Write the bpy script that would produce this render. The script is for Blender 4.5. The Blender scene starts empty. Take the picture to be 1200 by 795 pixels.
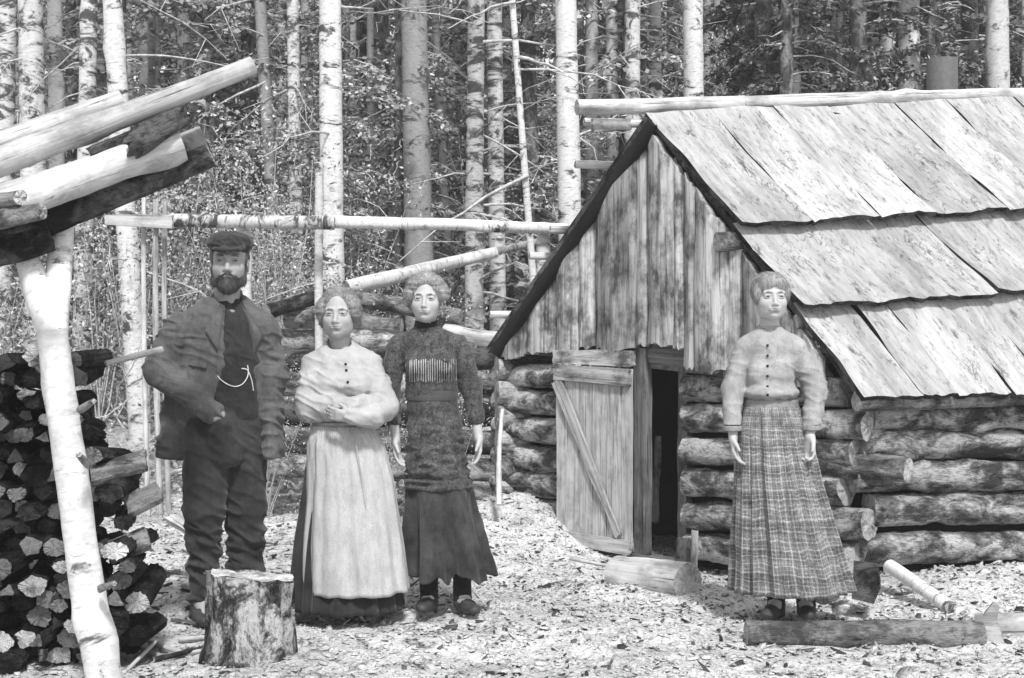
import bpy, math, random
import numpy as np
from mathutils import Vector, Matrix
random.seed(7)
rng = np.random.default_rng(11)
R = math.radians
scene = bpy.context.scene
C = scene.collection

# ------------------------------------------------------------ camera, light
CAM_H, F, CX, CY = 1.28, 1500.0, 600.0, 397.5
cd = bpy.data.cameras.new('camera'); cam = bpy.data.objects.new('camera', cd); C.objects.link(cam)
cam.location = (0, 0, CAM_H); cam.rotation_euler = (R(90), 0, 0)
cd.sensor_width = 36; cd.lens = 45; cd.clip_start = 0.05; cd.clip_end = 400
scene.camera = cam
SUN_EL, SUN_DIR = 52, Vector((0.13, -0.62, 0))
az = math.atan2(SUN_DIR.x, SUN_DIR.y)
world = bpy.data.worlds.new("World"); scene.world = world; world.use_nodes = True
wn = world.node_tree; bg = wn.nodes['Background']
sky = wn.nodes.new('ShaderNodeTexSky'); sky.sky_type = 'NISHITA'; sky.sun_disc = False
sky.sun_elevation = R(SUN_EL); sky.sun_rotation = az
hs = wn.nodes.new('ShaderNodeHueSaturation'); hs.inputs['Saturation'].default_value = 0.0
wn.links.new(sky.outputs[0], hs.inputs['Color']); wn.links.new(hs.outputs[0], bg.inputs['Color'])
bg.inputs['Strength'].default_value = 0.14
sd = bpy.data.lights.new('sun', 'SUN'); sun = bpy.data.objects.new('sun', sd); C.objects.link(sun)
sd.energy = 3.3; sd.angle = R(7); sd.color = (1, 1, 1)
sv = Vector((math.sin(az)*math.cos(R(SUN_EL)), math.cos(az)*math.cos(R(SUN_EL)), math.sin(R(SUN_EL))))
sun.rotation_euler = sv.to_track_quat('Z', 'Y').to_euler(); sun.location = (2, -3, 8)
vs = scene.view_settings; vs.view_transform = 'Standard'; vs.look = 'None'; vs.gamma = 1.0; vs.exposure = 0.52
vs.use_curve_mapping = False
scene.render.engine = 'CYCLES'
scene.cycles.max_bounces = 6; scene.cycles.volume_bounces = 0; scene.cycles.diffuse_bounces = 3

def W(px, py, Y):
    return Vector(((px-CX)/F*Y, Y, CAM_H-(py-CY)/F*Y))

# ------------------------------------------------------------ noise
def _h(ix, iy, iz, s):
    n = (ix.astype(np.int64)*374761393 + iy.astype(np.int64)*668265263 + iz.astype(np.int64)*2147483647 + s*974634777) & 0xffffffff
    n = ((n ^ (n >> 13))*1274126177) & 0xffffffff
    n = ((n ^ (n >> 16))*2246822519) & 0xffffffff
    return ((n ^ (n >> 15)) & 0xffffff)/float(0xffffff)
def vnoise(P, s=0):
    P = np.asarray(P, float); i = np.floor(P); f = P-i; f = f*f*(3-2*f); r = 0
    for a in (0, 1):
        wx = f[..., 0] if a else 1-f[..., 0]
        for b in (0, 1):
            wy = f[..., 1] if b else 1-f[..., 1]
            for c in (0, 1):
                wz = f[..., 2] if c else 1-f[..., 2]
                r = r + wx*wy*wz*_h(i[..., 0]+a, i[..., 1]+b, i[..., 2]+c, s)
    return r*2-1
def fbm(P, s=0, o=3):
    P = np.asarray(P, float); r = 0; a = 1.0
    for k in range(o):
        r = r+a*vnoise(P*(2.03**k), s+k*17); a *= .5
    return r
def sstep(a, b, x):
    t = np.clip((x-a)/(b-a), 0, 1); return t*t*(3-2*t)

# ------------------------------------------------------------ materials (all greyscale: a black and white scene)
def newmat(name, rough=.85, spec=.25):
    m = bpy.data.materials.new(name); m.use_nodes = True; nt = m.node_tree
    b = nt.nodes['Principled BSDF']; b.inputs['Roughness'].default_value = rough
    b.inputs['Specular IOR Level'].default_value = spec
    return m, nt, b
def N(nt, t, **k):
    n = nt.nodes.new(t)
    for a, v in k.items(): setattr(n, a, v)
    return n
def coords(nt, scale, kind='Object', rand=True):
    tc = N(nt, 'ShaderNodeTexCoord'); mp = N(nt, 'ShaderNodeMapping'); mp.inputs['Scale'].default_value = scale
    src = tc.outputs[kind]
    if rand:
        oi = N(nt, 'ShaderNodeObjectInfo'); ma = N(nt, 'ShaderNodeVectorMath', operation='SCALE'); ma.inputs[0].default_value = (13, 7, 5)
        nt.links.new(oi.outputs['Random'], ma.inputs['Scale'])
        ad = N(nt, 'ShaderNodeVectorMath', operation='ADD'); nt.links.new(src, ad.inputs[0]); nt.links.new(ma.outputs[0], ad.inputs[1]); src = ad.outputs[0]
    nt.links.new(src, mp.inputs['Vector']); return mp.outputs[0]
def noise(nt, vec, scale, detail=4, rough=.6, dist=0):
    n = N(nt, 'ShaderNodeTexNoise'); n.inputs['Scale'].default_value = scale; n.inputs['Detail'].default_value = detail
    n.inputs['Roughness'].default_value = rough; n.inputs['Distortion'].default_value = dist
    nt.links.new(vec, n.inputs['Vector']); return n.outputs['Fac']
def ramp(nt, fac, stops, interp='LINEAR'):
    r = N(nt, 'ShaderNodeValToRGB'); r.color_ramp.interpolation = interp; e = r.color_ramp.elements
    while len(e) < len(stops): e.new(.5)
    for i, (p, v) in enumerate(stops): e[i].position = p; e[i].color = (v, v, v, 1)
    nt.links.new(fac, r.inputs[0]); return r.outputs['Color']
def mul(nt, a, b, fac=1.0, mode='MULTIPLY'):
    m = N(nt, 'ShaderNodeMix', data_type='RGBA', blend_type=mode); m.inputs['Factor'].default_value = fac
    nt.links.new(a, m.inputs[6])
    if isinstance(b, (int, float)): m.inputs[7].default_value = (b, b, b, 1)
    else: nt.links.new(b, m.inputs[7])
    return m.outputs[2]
def bump(nt, b, h, strength=.5, dist=.01):
    n = N(nt, 'ShaderNodeBump'); n.inputs['Strength'].default_value = strength; n.inputs['Distance'].default_value = dist
    nt.links.new(h, n.inputs['Height']); nt.links.new(n.outputs[0], b.inputs['Normal'])
def perobj(nt, lo, hi):
    oi = N(nt, 'ShaderNodeObjectInfo'); mr = N(nt, 'ShaderNodeMapRange'); mr.inputs[3].default_value = lo; mr.inputs[4].default_value = hi
    nt.links.new(oi.outputs['Random'], mr.inputs[0]); return mr.outputs[0]

def m_bark(name, lo, hi, patch=.5, sc=1.0, bs=.9):
    m, nt, b = newmat(name, .95, .1)
    v = coords(nt, (2.0*sc, 3*sc, 3*sc)); v2 = coords(nt, (.8, 1.3, 1.3))
    n1 = noise(nt, v, 8, 8, .75, .5); n2 = noise(nt, v2, 5, 8, .72, .4); n3 = noise(nt, coords(nt, (.7*sc, 6*sc, 6*sc)), 26, 5, .78)
    c = ramp(nt, n2, [(.42, lo*1.2), (.49, (lo+hi)*.38), (.57, hi), (.65, hi*.7)])
    c = mul(nt, c, ramp(nt, n1, [(.36, .30), (.47, 1)])); c = mul(nt, c, ramp(nt, n3, [(.36, patch), (.5, 1)])); c = mul(nt, c, perobj(nt, .8, 1.12))
    nt.links.new(c, b.inputs['Base Color'])
    h = mul(nt, n1, n3, .5, 'ADD'); h = mul(nt, h, n2, .5, 'ADD'); bump(nt, b, h, bs, .025); return m
def m_birch(name, base=.62, dark=.07, amount=.40, lent=.35):
    m, nt, b = newmat(name, .8, .2)
    v = coords(nt, (9, 1.2, 1.2)); v2 = coords(nt, (2.2, 1, 1))
    n1 = noise(nt, v, 7, 3, .6); n2 = noise(nt, v2, 3.3, 6, .75, .8); n3 = noise(nt, v2, 22, 3, .6)
    c = ramp(nt, n1, [(.30, lent), (.38, 1)])
    d = ramp(nt, n2, [(amount-.05, dark/base), (amount+.03, 1)])
    k = mul(nt, c, d); k = mul(nt, k, ramp(nt, n3, [(.3, .75), (.6, 1.0)])); k = mul(nt, k, base); k = mul(nt, k, perobj(nt, .85, 1.1))
    nt.links.new(k, b.inputs['Base Color']); bump(nt, b, n2, .4, .008); return m
def m_wood(name, base, contrast=.55, crack=.25, sc=1.0, knots=True, spread=(.85, 1.12), dirt=.5):
    m, nt, b = newmat(name, .85, .2)
    v = coords(nt, (.7*sc, 11*sc, 11*sc)); v2 = coords(nt, (.6*sc, 26*sc, 26*sc)); v3 = coords(nt, (1, 1.6, 1.6))
    n1 = noise(nt, v, 3.2, 5, .65, .5); n2 = noise(nt, v2, 4, 4, .7); n3 = noise(nt, v3, 4, 5, .7)
    c = ramp(nt, n1, [(.3, base*contrast), (.62, base)])
    c = mul(nt, c, ramp(nt, n2, [(.34, crack), (.44, 1)])); c = mul(nt, c, ramp(nt, n3, [(.36, dirt), (.55, 1.0)]))
    c = mul(nt, c, perobj(nt, *spread)); nt.links.new(c, b.inputs['Base Color'])
    h = mul(nt, n1, n2, .6, 'ADD'); bump(nt, b, h, .7, .008); return m
def m_end(name, base, spread=(.85, 1.1)):
    m, nt, b = newmat(name, .85, .15); tc = N(nt, 'ShaderNodeTexCoord'); sx = N(nt, 'ShaderNodeSeparateXYZ'); nt.links.new(tc.outputs['Object'], sx.inputs[0])
    v = coords(nt, (1, 1, 1)); nz = noise(nt, v, 14, 5, .7); nf = noise(nt, v, 70, 3, .7)
    cb = N(nt, 'ShaderNodeCombineXYZ'); nt.links.new(sx.outputs['Y'], cb.inputs[0]); nt.links.new(sx.outputs['Z'], cb.inputs[1])
    ln = N(nt, 'ShaderNodeVectorMath', operation='LENGTH'); nt.links.new(cb.outputs[0], ln.inputs[0])
    ma = N(nt, 'ShaderNodeMath', operation='MULTIPLY_ADD'); nt.links.new(nz, ma.inputs[0]); ma.inputs[1].default_value = .03; nt.links.new(ln.outputs['Value'], ma.inputs[2])
    sn_ = N(nt, 'ShaderNodeMath', operation='SINE'); mm = N(nt, 'ShaderNodeMath', operation='MULTIPLY'); nt.links.new(ma.outputs[0], mm.inputs[0]); mm.inputs[1].default_value = 750; nt.links.new(mm.outputs[0], sn_.inputs[0])
    c = ramp(nt, sn_.outputs[0], [(0, base*.75), (1, base)]); c = mul(nt, c, ramp(nt, nz, [(.36, .4), (.52, 1)])); c = mul(nt, c, ramp(nt, nf, [(.3, .6), (.5, 1)])); c = mul(nt, c, perobj(nt, *spread))
    nt.links.new(c, b.inputs['Base Color']); bump(nt, b, nf, .6, .006); return m
def m_plain(name, v, rough=.8, spec=.3, sc=40, var=.2, bs=.25):
    m, nt, b = newmat(name, rough, spec); c0 = coords(nt, (1, 1, 1)); n = noise(nt, c0, sc, 4, .6)
    nt.links.new(ramp(nt, n, [(.3, v*(1-var)), (.7, v*(1+var))]), b.inputs['Base Color'])
    if bs: bump(nt, b, n, bs, .004)
    return m
def m_leaf(name, v, lo=.35, hi=1.9):
    m, nt, b = newmat(name, .7, .3); g = N(nt, 'ShaderNodeNewGeometry'); mr = N(nt, 'ShaderNodeMapRange')
    mr.inputs[3].default_value = v*lo; mr.inputs[4].default_value = v*hi
    nt.links.new(g.outputs['Random Per Island'], mr.inputs[0]); nt.links.new(mr.outputs[0], b.inputs['Base Color']); return m

M = {}
M['bark'] = m_bark('log_bark', .06, .60, .45)
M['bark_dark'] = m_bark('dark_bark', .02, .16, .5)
M['bark_shaded'] = m_bark('shaded_bark', .008, .07, .5)  # dark bark, blackened further to paint in the shade of the firewood stack
M['bark_mid'] = m_bark('mid_bark', .06, .34, .55)
M['peeled'] = m_wood('peeled_wood', .60, .6, .25, .6, dirt=.55)
M['cut'] = m_end('cut_end', .45)
M['cut_pale'] = m_end('pale_cut_end', .60, (.3, 1.2))
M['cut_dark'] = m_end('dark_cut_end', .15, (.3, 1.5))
M['birch'] = m_birch('birch_bark', .62, .07, .42)
M['birch_post'] = m_birch('white_birch_post', .66, .12, .40, .72)
M['birch_spot'] = m_birch('spotted_bark', .55, .07, .485)
M['birch_grey'] = m_birch('grey_bark', .34, .07, .42)
M['board'] = m_wood('weathered_board', .52, .30, .34, .62, dirt=.2, spread=(.6, 1.25))
M['board_dark'] = m_wood('dark_board', .2, .4, .2, .8, dirt=.4)
M['door'] = m_wood('door_plank', .50, .6, .3, .9, dirt=.62)
M['brace'] = m_wood('door_brace', .50, .55, .4, .9)
M['black'] = m_plain('black_and_shade', .02, .95, .1)  # true black of the buttons, also painted shade on the left rafter
M['stone'] = m_plain('pale_stone', .5, .95, .1, 12, .4, .6)
M['twig'] = m_plain('dead_twig', .42, .9, .1, 20, .5)
M['twig_dark'] = m_plain('dark_twig', .08, .9, .1, 20, .5)
M['needle'] = m_leaf('needle_dark', .11)
M['needle_mid'] = m_leaf('needle_mid', .30)
M['leaf'] = m_leaf('leaf_mid', .29)
M['leaf_far'] = m_leaf('leaf_far', .30)
M['metal'] = m_plain('stove_metal', .12, .5, .5)
# roof slab: pale weathered bark with cracks and specks
def m_roof():
    m, nt, b = newmat('roof_slab', .9, .15)
    v = coords(nt, (.6, 4.5, 1)); v2 = coords(nt, (1.0, 2.6, 1)); v3 = coords(nt, (.55, 1.5, 1))
    n1 = noise(nt, v, 5, 6, .7, .4); n2 = noise(nt, v3, 30, 4, .7)
    n3 = noise(nt, v2, 2.6, 7, .62, 1.2)
    r = N(nt, 'ShaderNodeMath', operation='SUBTRACT'); nt.links.new(n3, r.inputs[0]); r.inputs[1].default_value = .5
    a = N(nt, 'ShaderNodeMath', operation='ABSOLUTE'); nt.links.new(r.outputs[0], a.inputs[0])
    line = ramp(nt, a.outputs[0], [(.0, .25), (.010, 1)])
    msk = ramp(nt, noise(nt, v3, 3.5, 3, .6), [(.50, 1), (.58, 0)])
    mx = N(nt, 'ShaderNodeMix', data_type='RGBA', blend_type='MIX'); nt.links.new(msk, mx.inputs['Factor'])
    nt.links.new(line, mx.inputs[6]); mx.inputs[7].default_value = (1, 1, 1, 1)
    c = ramp(nt, n1, [(.3, .27), (.5, .42), (.7, .52)]); c = mul(nt, c, mx.outputs[2])
    c = mul(nt, c, ramp(nt, n2, [(.30, .45), (.44, 1)])); c = mul(nt, c, ramp(nt, noise(nt, v3, 1.7, 6, .7), [(.38, .62), (.56, 1)])); c = mul(nt, c, ramp(nt, noise(nt, v3, 9, 8, .8), [(.36, .3), (.43, 1)])); c = mul(nt, c, perobj(nt, .88, 1.08))
    nt.links.new(c, b.inputs['Base Color'])
    h = mul(nt, n1, n2, .5, 'ADD'); h = mul(nt, h, mx.outputs[2], .6); bump(nt, b, h, .6, .012); return m
M['roof'] = m_roof()
def m_ground():
    m, nt, b = newmat('litter_ground', .95, .1)
    v = coords(nt, (1, 1, 1), rand=False); vs_ = coords(nt, (1, 1.0, 1), rand=False)
    n0 = noise(nt, v, .9, 4, .6); n1 = noise(nt, v, 9, 6, .7, .8); n2 = noise(nt, vs_, 38, 5, .75)
    vo = N(nt, 'ShaderNodeTexVoronoi', feature='DISTANCE_TO_EDGE'); vo.inputs['Scale'].default_value = 24
    d = N(nt, 'ShaderNodeVectorMath', operation='SCALE'); d.inputs['Scale'].default_value = 1
    nt.links.new(v, d.inputs[0]); nt.links.new(d.outputs[0], vo.inputs['Vector'])
    c = ramp(nt, n1, [(.33, .10), (.40, .56), (.56, .80)])
    c = mul(nt, c, ramp(nt, n2, [(.32, .15), (.43, 1)])); c = mul(nt, c, ramp(nt, vo.outputs['Distance'], [(.0, .35), (.06, 1)]), .7)
    c = mul(nt, c, ramp(nt, n0, [(.3, .7), (.6, 1)]))
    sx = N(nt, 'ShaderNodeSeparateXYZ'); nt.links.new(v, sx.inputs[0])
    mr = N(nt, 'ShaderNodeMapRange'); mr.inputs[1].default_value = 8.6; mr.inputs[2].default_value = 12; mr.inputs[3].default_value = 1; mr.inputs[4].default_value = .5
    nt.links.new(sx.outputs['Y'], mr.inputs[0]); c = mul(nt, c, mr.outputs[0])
    nt.links.new(c, b.inputs['Base Color'])
    h = mul(nt, n1, n2, .7, 'ADD'); bump(nt, b, h, .9, .03); return m
M['ground'] = m_ground()

# ------------------------------------------------------------ object helpers
def mesh_from(name, V, Fc, mats, smooth=True, fmat=None, uv=None, flatcut=False):
    V = np.asarray(V, np.float32).reshape(-1, 3)
    me = bpy.data.meshes.new(name)
    if isinstance(Fc, np.ndarray) and Fc.ndim == 2:
        n, k = Fc.shape
        me.vertices.add(len(V)); me.vertices.foreach_set('co', V.ravel())
        me.loops.add(n*k); me.loops.foreach_set('vertex_index', Fc.astype(np.int32).ravel())
        me.polygons.add(n); me.polygons.foreach_set('loop_start', np.arange(0, n*k, k, dtype=np.int32))
        try: me.polygons.foreach_set('loop_total', np.full(n, k, dtype=np.int32))
        except Exception: pass
        me.update(calc_edges=True)
    else:
        me.from_pydata([tuple(map(float, v)) for v in V], [], [tuple(map(int, f)) for f in Fc])
    for m in (mats if isinstance(mats, (list, tuple)) else [mats]): me.materials.append(m)
    if smooth: me.polygons.foreach_set('use_smooth', np.ones(len(me.polygons), bool))
    if fmat is not None and flatcut: me.polygons.foreach_set('use_smooth', np.asarray(fmat) == 0)
    if fmat is not None: me.polygons.foreach_set('material_index', np.asarray(fmat, np.int32))
    if uv is not None:
        l = me.uv_layers.new(name='uv'); vi = np.empty(len(me.loops), np.int32); me.loops.foreach_get('vertex_index', vi)
        l.data.foreach_set('uv', np.asarray(uv, np.float32)[vi].ravel())
    me.validate(); me.update(); return me
def place(name, me, M4=None, parent=None):
    o = bpy.data.objects.new(name, me); C.objects.link(o)
    M4 = M4 if M4 is not None else Matrix.Identity(4)
    if parent is not None:
        o.parent = parent; pw = Matrix.Translation(parent_world(parent)[0]) if False else wmat(parent)
        L = pw.inverted() @ M4
    else: L = M4
    o.matrix_basis = L; o['_w'] = [x for r in M4 for x in r]
    return o
def wmat(o):
    if '_w' in o: v = list(o['_w']); return Matrix([v[0:4], v[4:8], v[8:12], v[12:16]])
    return o.matrix_basis.copy()
def tag(o, label=None, cat=None, group=None, kind=None):
    if label: o['label'] = label
    if cat: o['category'] = cat
    if group: o['group'] = group
    if kind: o['kind'] = kind
    return o
def empty(name, loc, label, cat, group=None):
    o = bpy.data.objects.new(name, None); C.objects.link(o); o.location = loc; o.empty_display_size = .2
    Mw = Matrix.Translation(Vector(loc)); o['_w'] = [x for r in Mw for x in r]
    return tag(o, label, cat, group)
def wobj(name, V, Fc, mat, parent=None, smooth=True, origin=None, **k):
    """mesh given in world coordinates; origin at its base (or its parent's origin)"""
    V = np.asarray(V, float).reshape(-1, 3)
    if origin is None:
        origin = (wmat(parent).translation if parent is not None else Vector(((V[:, 0].min()+V[:, 0].max())/2, (V[:, 1].min()+V[:, 1].max())/2, V[:, 2].min())))
    o = place(name, mesh_from(name, V-np.array(origin), Fc, mat, smooth, **k), Matrix.Translation(Vector(origin)), parent); return o
def frame(p0, p1, up=(0, 0, 1)):
    x = (Vector(p1)-Vector(p0)).normalized(); u = Vector(up)
    if abs(x.dot(u)) > .97: u = Vector((0, -1, 0))
    y = u.cross(x).normalized(); z = x.cross(y).normalized()
    return Matrix(((x.x, y.x, z.x, p0[0]), (x.y, y.y, z.y, p0[1]), (x.z, y.z, z.z, p0[2]), (0, 0, 0, 1)))

_sd = [100]
def log_geo(L, r0, r1, rough=.10, bend=.0, sides=20, step=.035, flat=1.0, seed=None, knots=3, jag=0.0):
    if seed is None: _sd[0] += 1; seed = _sd[0]
    n = max(4, int(L/step)); t = np.linspace(0, 1, n+1); th = np.linspace(0, 2*np.pi, sides, endpoint=False)
    T, H = np.meshgrid(t, th, indexing='ij'); r = r0+(r1-r0)*T
    P = np.stack([T*L/.20, np.cos(H)*1.3, np.sin(H)*1.3], -1)+seed*3.7
    d = fbm(P, seed, 2)*rough + fbm(np.stack([T*L/.05, np.cos(H)*4, np.sin(H)*4], -1), seed+5, 2)*rough*.45
    rs = np.random.default_rng(seed)
    for k in range(knots):
        kt, kh = rs.random(), rs.random()*6.28; w = .05/max(L, .1)
        d = d+.28*np.exp(-((T-kt)/w)**2/2-((np.angle(np.exp(1j*(H-kh))))/.35)**2/2)
    rr = r*(1+d)
    bx = bend*np.sin(T*np.pi)*L; bz = bend*.6*np.sin(T*np.pi*1.7+seed)*L
    X = T*L
    if jag:
        X = X+jag*vnoise(np.stack([np.cos(H)*3, np.sin(H)*3, T*0+seed], -1), seed)*(np.abs(T-.5) > .49)
    V = np.stack([X, np.cos(H)*rr+bx, np.sin(H)*rr*flat+bz], -1).reshape(-1, 3)
    F_ = []; fm = []
    for i in range(n):
        for j in range(sides):
            a = i*sides+j; b = i*sides+(j+1) % sides; F_.append((a, b, b+sides, a+sides)); fm.append(0)
    V = list(map(tuple, V))
    for e, i in ((0, 0), (1, n)):
        base = len(V); ring = V[i*sides:(i+1)*sides]; c = np.mean(ring, 0)
        V += ring; mid = len(V); V += [tuple(c+(np.array(q)-c)*.55+np.array([(.004 if e else -.004)*rs.normal(), 0, 0])) for q in ring]; cc = len(V); V.append(tuple(c))
        for j in range(sides):
            k = (j+1) % sides
            q = (base+j, base+k, mid+k, mid+j); t3 = (mid+j, mid+k, cc)
            if e == 0: q, t3 = q[::-1], t3[::-1]
            F_.append(q); fm.append(1); F_.append(t3); fm.append(1)
    return V, F_, fm
def log(name, p0, p1, r0, r1=None, mat='bark', cut='cut', parent=None, **k):
    r1 = r0 if r1 is None else r1; L = (Vector(p1)-Vector(p0)).length
    V, F_, fm = log_geo(L, r0, r1, **k)
    return place(name, mesh_from(name, V, F_, [M[mat], M[cut]], True, fm, flatcut=True), frame(p0, p1), parent)
def board(name, p0, p1, width, thick, normal, mat, parent=None, w1=None, shear0=0, shear1=0, convex=0.0, wav=.012, seed=None, cut=None, step=.04, nw=8, jag=0.004):
    if seed is None: _sd[0] += 1; seed = _sd[0]
    w1 = width if w1 is None else w1; L = (Vector(p1)-Vector(p0)).length
    n = max(3, int(L/step)); T = np.linspace(0, 1, n+1); S = np.linspace(-1, 1, nw+1)
    TT, SS = np.meshgrid(T, S, indexing='ij')
    wid = (width+(w1-width)*TT)/2
    e = vnoise(np.stack([TT*L*5, np.sign(SS)*3+seed, TT*0], -1), seed)*wav*np.abs(SS)
    y = SS*wid+e*np.sign(SS)
    x = TT*L+TT*shear1*SS+(1-TT)*shear0*SS+jag*vnoise(np.stack([SS*4, TT*0+seed, TT*0], -1), seed)*2*(np.abs(TT-.5) > .49)
    zt = thick/2+convex*(1-SS**2)+fbm(np.stack([TT*L*3, SS*width*16, TT*0+seed], -1), seed, 3)*.004
    V = np.concatenate([np.stack([x, y, zt], -1).reshape(-1, 3), np.stack([x, y, TT*0-thick/2], -1).reshape(-1, 3)])
    m = nw+1; o = (n+1)*m; F_ = []
    for i in range(n):
        for j in range(nw):
            a = i*m+j; F_.append((a, a+m, a+m+1, a+1)); F_.append((o+a, o+a+1, o+a+m+1, o+a+m))
    rim = [i*m for i in range(n+1)]+[n*m+j for j in range(1, nw+1)]+[i*m+nw for i in range(n-1, -1, -1)]+[j for j in range(nw-1, 0, -1)]
    V = list(map(tuple, V)); b = len(V)
    V += [V[i] for i in rim]+[V[o+i] for i in rim]; q = len(rim)
    for i in range(q): j = (i+1) % q; F_.append((b+i, b+q+i, b+q+j, b+j))
    return place(name, mesh_from(name, V, F_, M[mat], True), frame(p0, p1, normal), parent)
# ------------------------------------------------------------ ground
def terr(x, y):
    x = np.asarray(x, float); y = np.asarray(y, float)
    z = -0.10*sstep(6.3, 7.4, y)*sstep(-.6, .0, x)*(1-sstep(1.2, 1.7, x))
    z = z+.34*np.exp(-((x-.02)/.45)**2-((y-8.45)/.42)**2)+.10*np.exp(-((x+.3)/.5)**2-((y-7.9)/.5)**2)
    z = z+.10*np.exp(-((x-2.5)/.6)**2-((y-6.6)/.35)**2)
    rise = np.clip(y-9.3, 0, None); z = z+.22*rise-.0016*np.minimum(rise, 60)**2
    z = z+.25*sstep(9, 16, y)*(np.sin(x*.5+1)*.6+np.sin(x*.23+y*.3))
    z = z+sstep(3, 12, -y)*.0
    near = 1-sstep(12, 25, y)
    P = np.stack([x, y, x*0], -1)
    return z+.022*fbm(P*2.1, 3, 2)+.010*fbm(P*11, 9, 2)*near+.12*sstep(9, 12, y)*fbm(P*.9, 21, 2)
def T(x, y): return float(terr(np.array([x]), np.array([y]))[0])
def ground():
    xs = np.concatenate([np.linspace(-120, -14, 30), np.linspace(-13, -3.6, 60), np.linspace(-3.5, 3.5, 260), np.linspace(3.6, 13, 60), np.linspace(14, 120, 30)])
    ys = np.concatenate([np.linspace(-60, 2, 30), np.linspace(2.3, 4, 20), np.linspace(4.03, 10, 230), np.linspace(10.1, 20, 70), np.linspace(21, 160, 60)])
    X, Y = np.meshgrid(xs, ys, indexing='ij'); Z = terr(X, Y)
    n, m = X.shape; idx = np.arange(n*m).reshape(n, m)
    Fc = np.stack([idx[:-1, :-1], idx[1:, :-1], idx[1:, 1:], idx[:-1, 1:]], -1).reshape(-1, 4)
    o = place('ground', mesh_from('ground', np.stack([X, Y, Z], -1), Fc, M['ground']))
    tag(o, kind='structure')
ground()
def scatter_chips(name, n, xr, yr, size, mat, label, cat, seed, keep=None, elong=2.2, tilt=.35, zoff=.004):
    r = np.random.default_rng(seed); x = r.uniform(*xr, n); y = yr[0]+(yr[1]-yr[0])*r.random(n)**1.0
    if keep is not None: k = keep(x, y, r); x, y = x[k], y[k]; n = len(x)
    z = terr(x, y)+zoff; s = size*r.lognormal(0, .5, n); a = r.uniform(0, 6.28, n); e = r.uniform(1.0, elong, n)
    m = 6; th = np.linspace(0, 2*np.pi, m, endpoint=False)
    rad = 1+.35*r.normal(size=(n, m)).clip(-1, 1)
    lx = np.cos(th)[None]*rad*(s*e)[:, None]; ly = np.sin(th)[None]*rad*s[:, None]
    tx = r.normal(0, tilt, n); ty = r.normal(0, tilt, n)
    ca, sa = np.cos(a)[:, None], np.sin(a)[:, None]
    X = x[:, None]+lx*ca-ly*sa; Y = y[:, None]+lx*sa+ly*ca; Zt = z[:, None]+lx*tx[:, None]+ly*ty[:, None]+(s*.25)[:, None]
    top = np.stack([X, Y, Zt+.15*s[:, None]], -1); bot = np.stack([X, Y, Zt-.35*s[:, None]], -1)
    V = np.concatenate([top, bot], 1).reshape(-1, 3); b = (np.arange(n)*2*m)[:, None]
    tri = []
    for i in range(1, m-1): tri.append(np.concatenate([b, b+i, b+i+1], 1))
    for i in range(m):
        j = (i+1) % m; tri.append(np.concatenate([b+i, b+m+i, b+m+j], 1)); tri.append(np.concatenate([b+i, b+m+j, b+j], 1))
    o = place(name, mesh_from(name, V, np.concatenate(tri), mat, False)); tag(o, label, cat, kind='stuff'); return o
pale = m_leaf('chip_pale', .40, .5, 1.5); dark = m_leaf('chip_dark', .05)
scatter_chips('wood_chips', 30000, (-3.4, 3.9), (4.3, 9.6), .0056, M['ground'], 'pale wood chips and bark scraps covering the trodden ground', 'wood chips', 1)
scatter_chips('leaf_litter', 6500, (-3.4, 3.9), (4.3, 9.6), .0050, dark, 'small dark leaves and twigs scattered over the pale ground', 'leaf litter', 2, elong=3,
              keep=lambda x, y, r: fbm(np.stack([x*1.5, y*1.5, x*0], -1), 5, 2)+r.normal(0, .3, len(x)) > -.1)
# ------------------------------------------------------------ cabin
gd = Vector((-.677, .736, 0)); gn = Vector((-.736, -.677, 0)); G0 = Vector((1.84, 6.9, 0))
sdir = Vector((math.cos(R(12)), math.sin(R(12)), 0)); sn = Vector((math.sin(R(12)), -math.cos(R(12)), 0))
def GW(px, py, off=0.0):
    k = (px-CX)/F; P0 = G0+gn*off
    # (P0 + gd*t): x = k*y
    t = (k*P0.y-P0.x)/(gd.x-k*gd.y); p = P0+gd*t
    p.z = CAM_H-(py-CY)/F*p.y; return p
def SW(px, py, off=0.0):
    k = (px-CX)/F; P0 = G0+sn*off; t = (k*P0.y-P0.x)/(sdir.x-k*sdir.y); p = P0+sdir*t
    p.z = CAM_H-(py-CY)/F*p.y; return p
cab = empty('log_cabin', (1.8, 8.2, 0), 'low log cabin with a vertical board gable, plank door and steep slab roof', 'cabin')
A0 = GW(760, 140, .14); ER = GW(1012, 470, .14); EL = GW(580, 402, .14)
LEN = 4.4
def roofR(u, k):
    p = A0.lerp(ER, u)+sdir*k; p.z += (.075-.06*max(0, (u-.7)/.3))*k; return p
def roofL(u, k):
    p = A0.lerp(EL, u)+sdir*k; p.z += .075*k; return p
nR = (ER-A0).cross(sdir).normalized(); nR = nR if nR.z > 0 else -nR
nL = (EL-A0).cross(sdir).normalized(); nL = nL if nL.z > 0 else -nL
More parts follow.
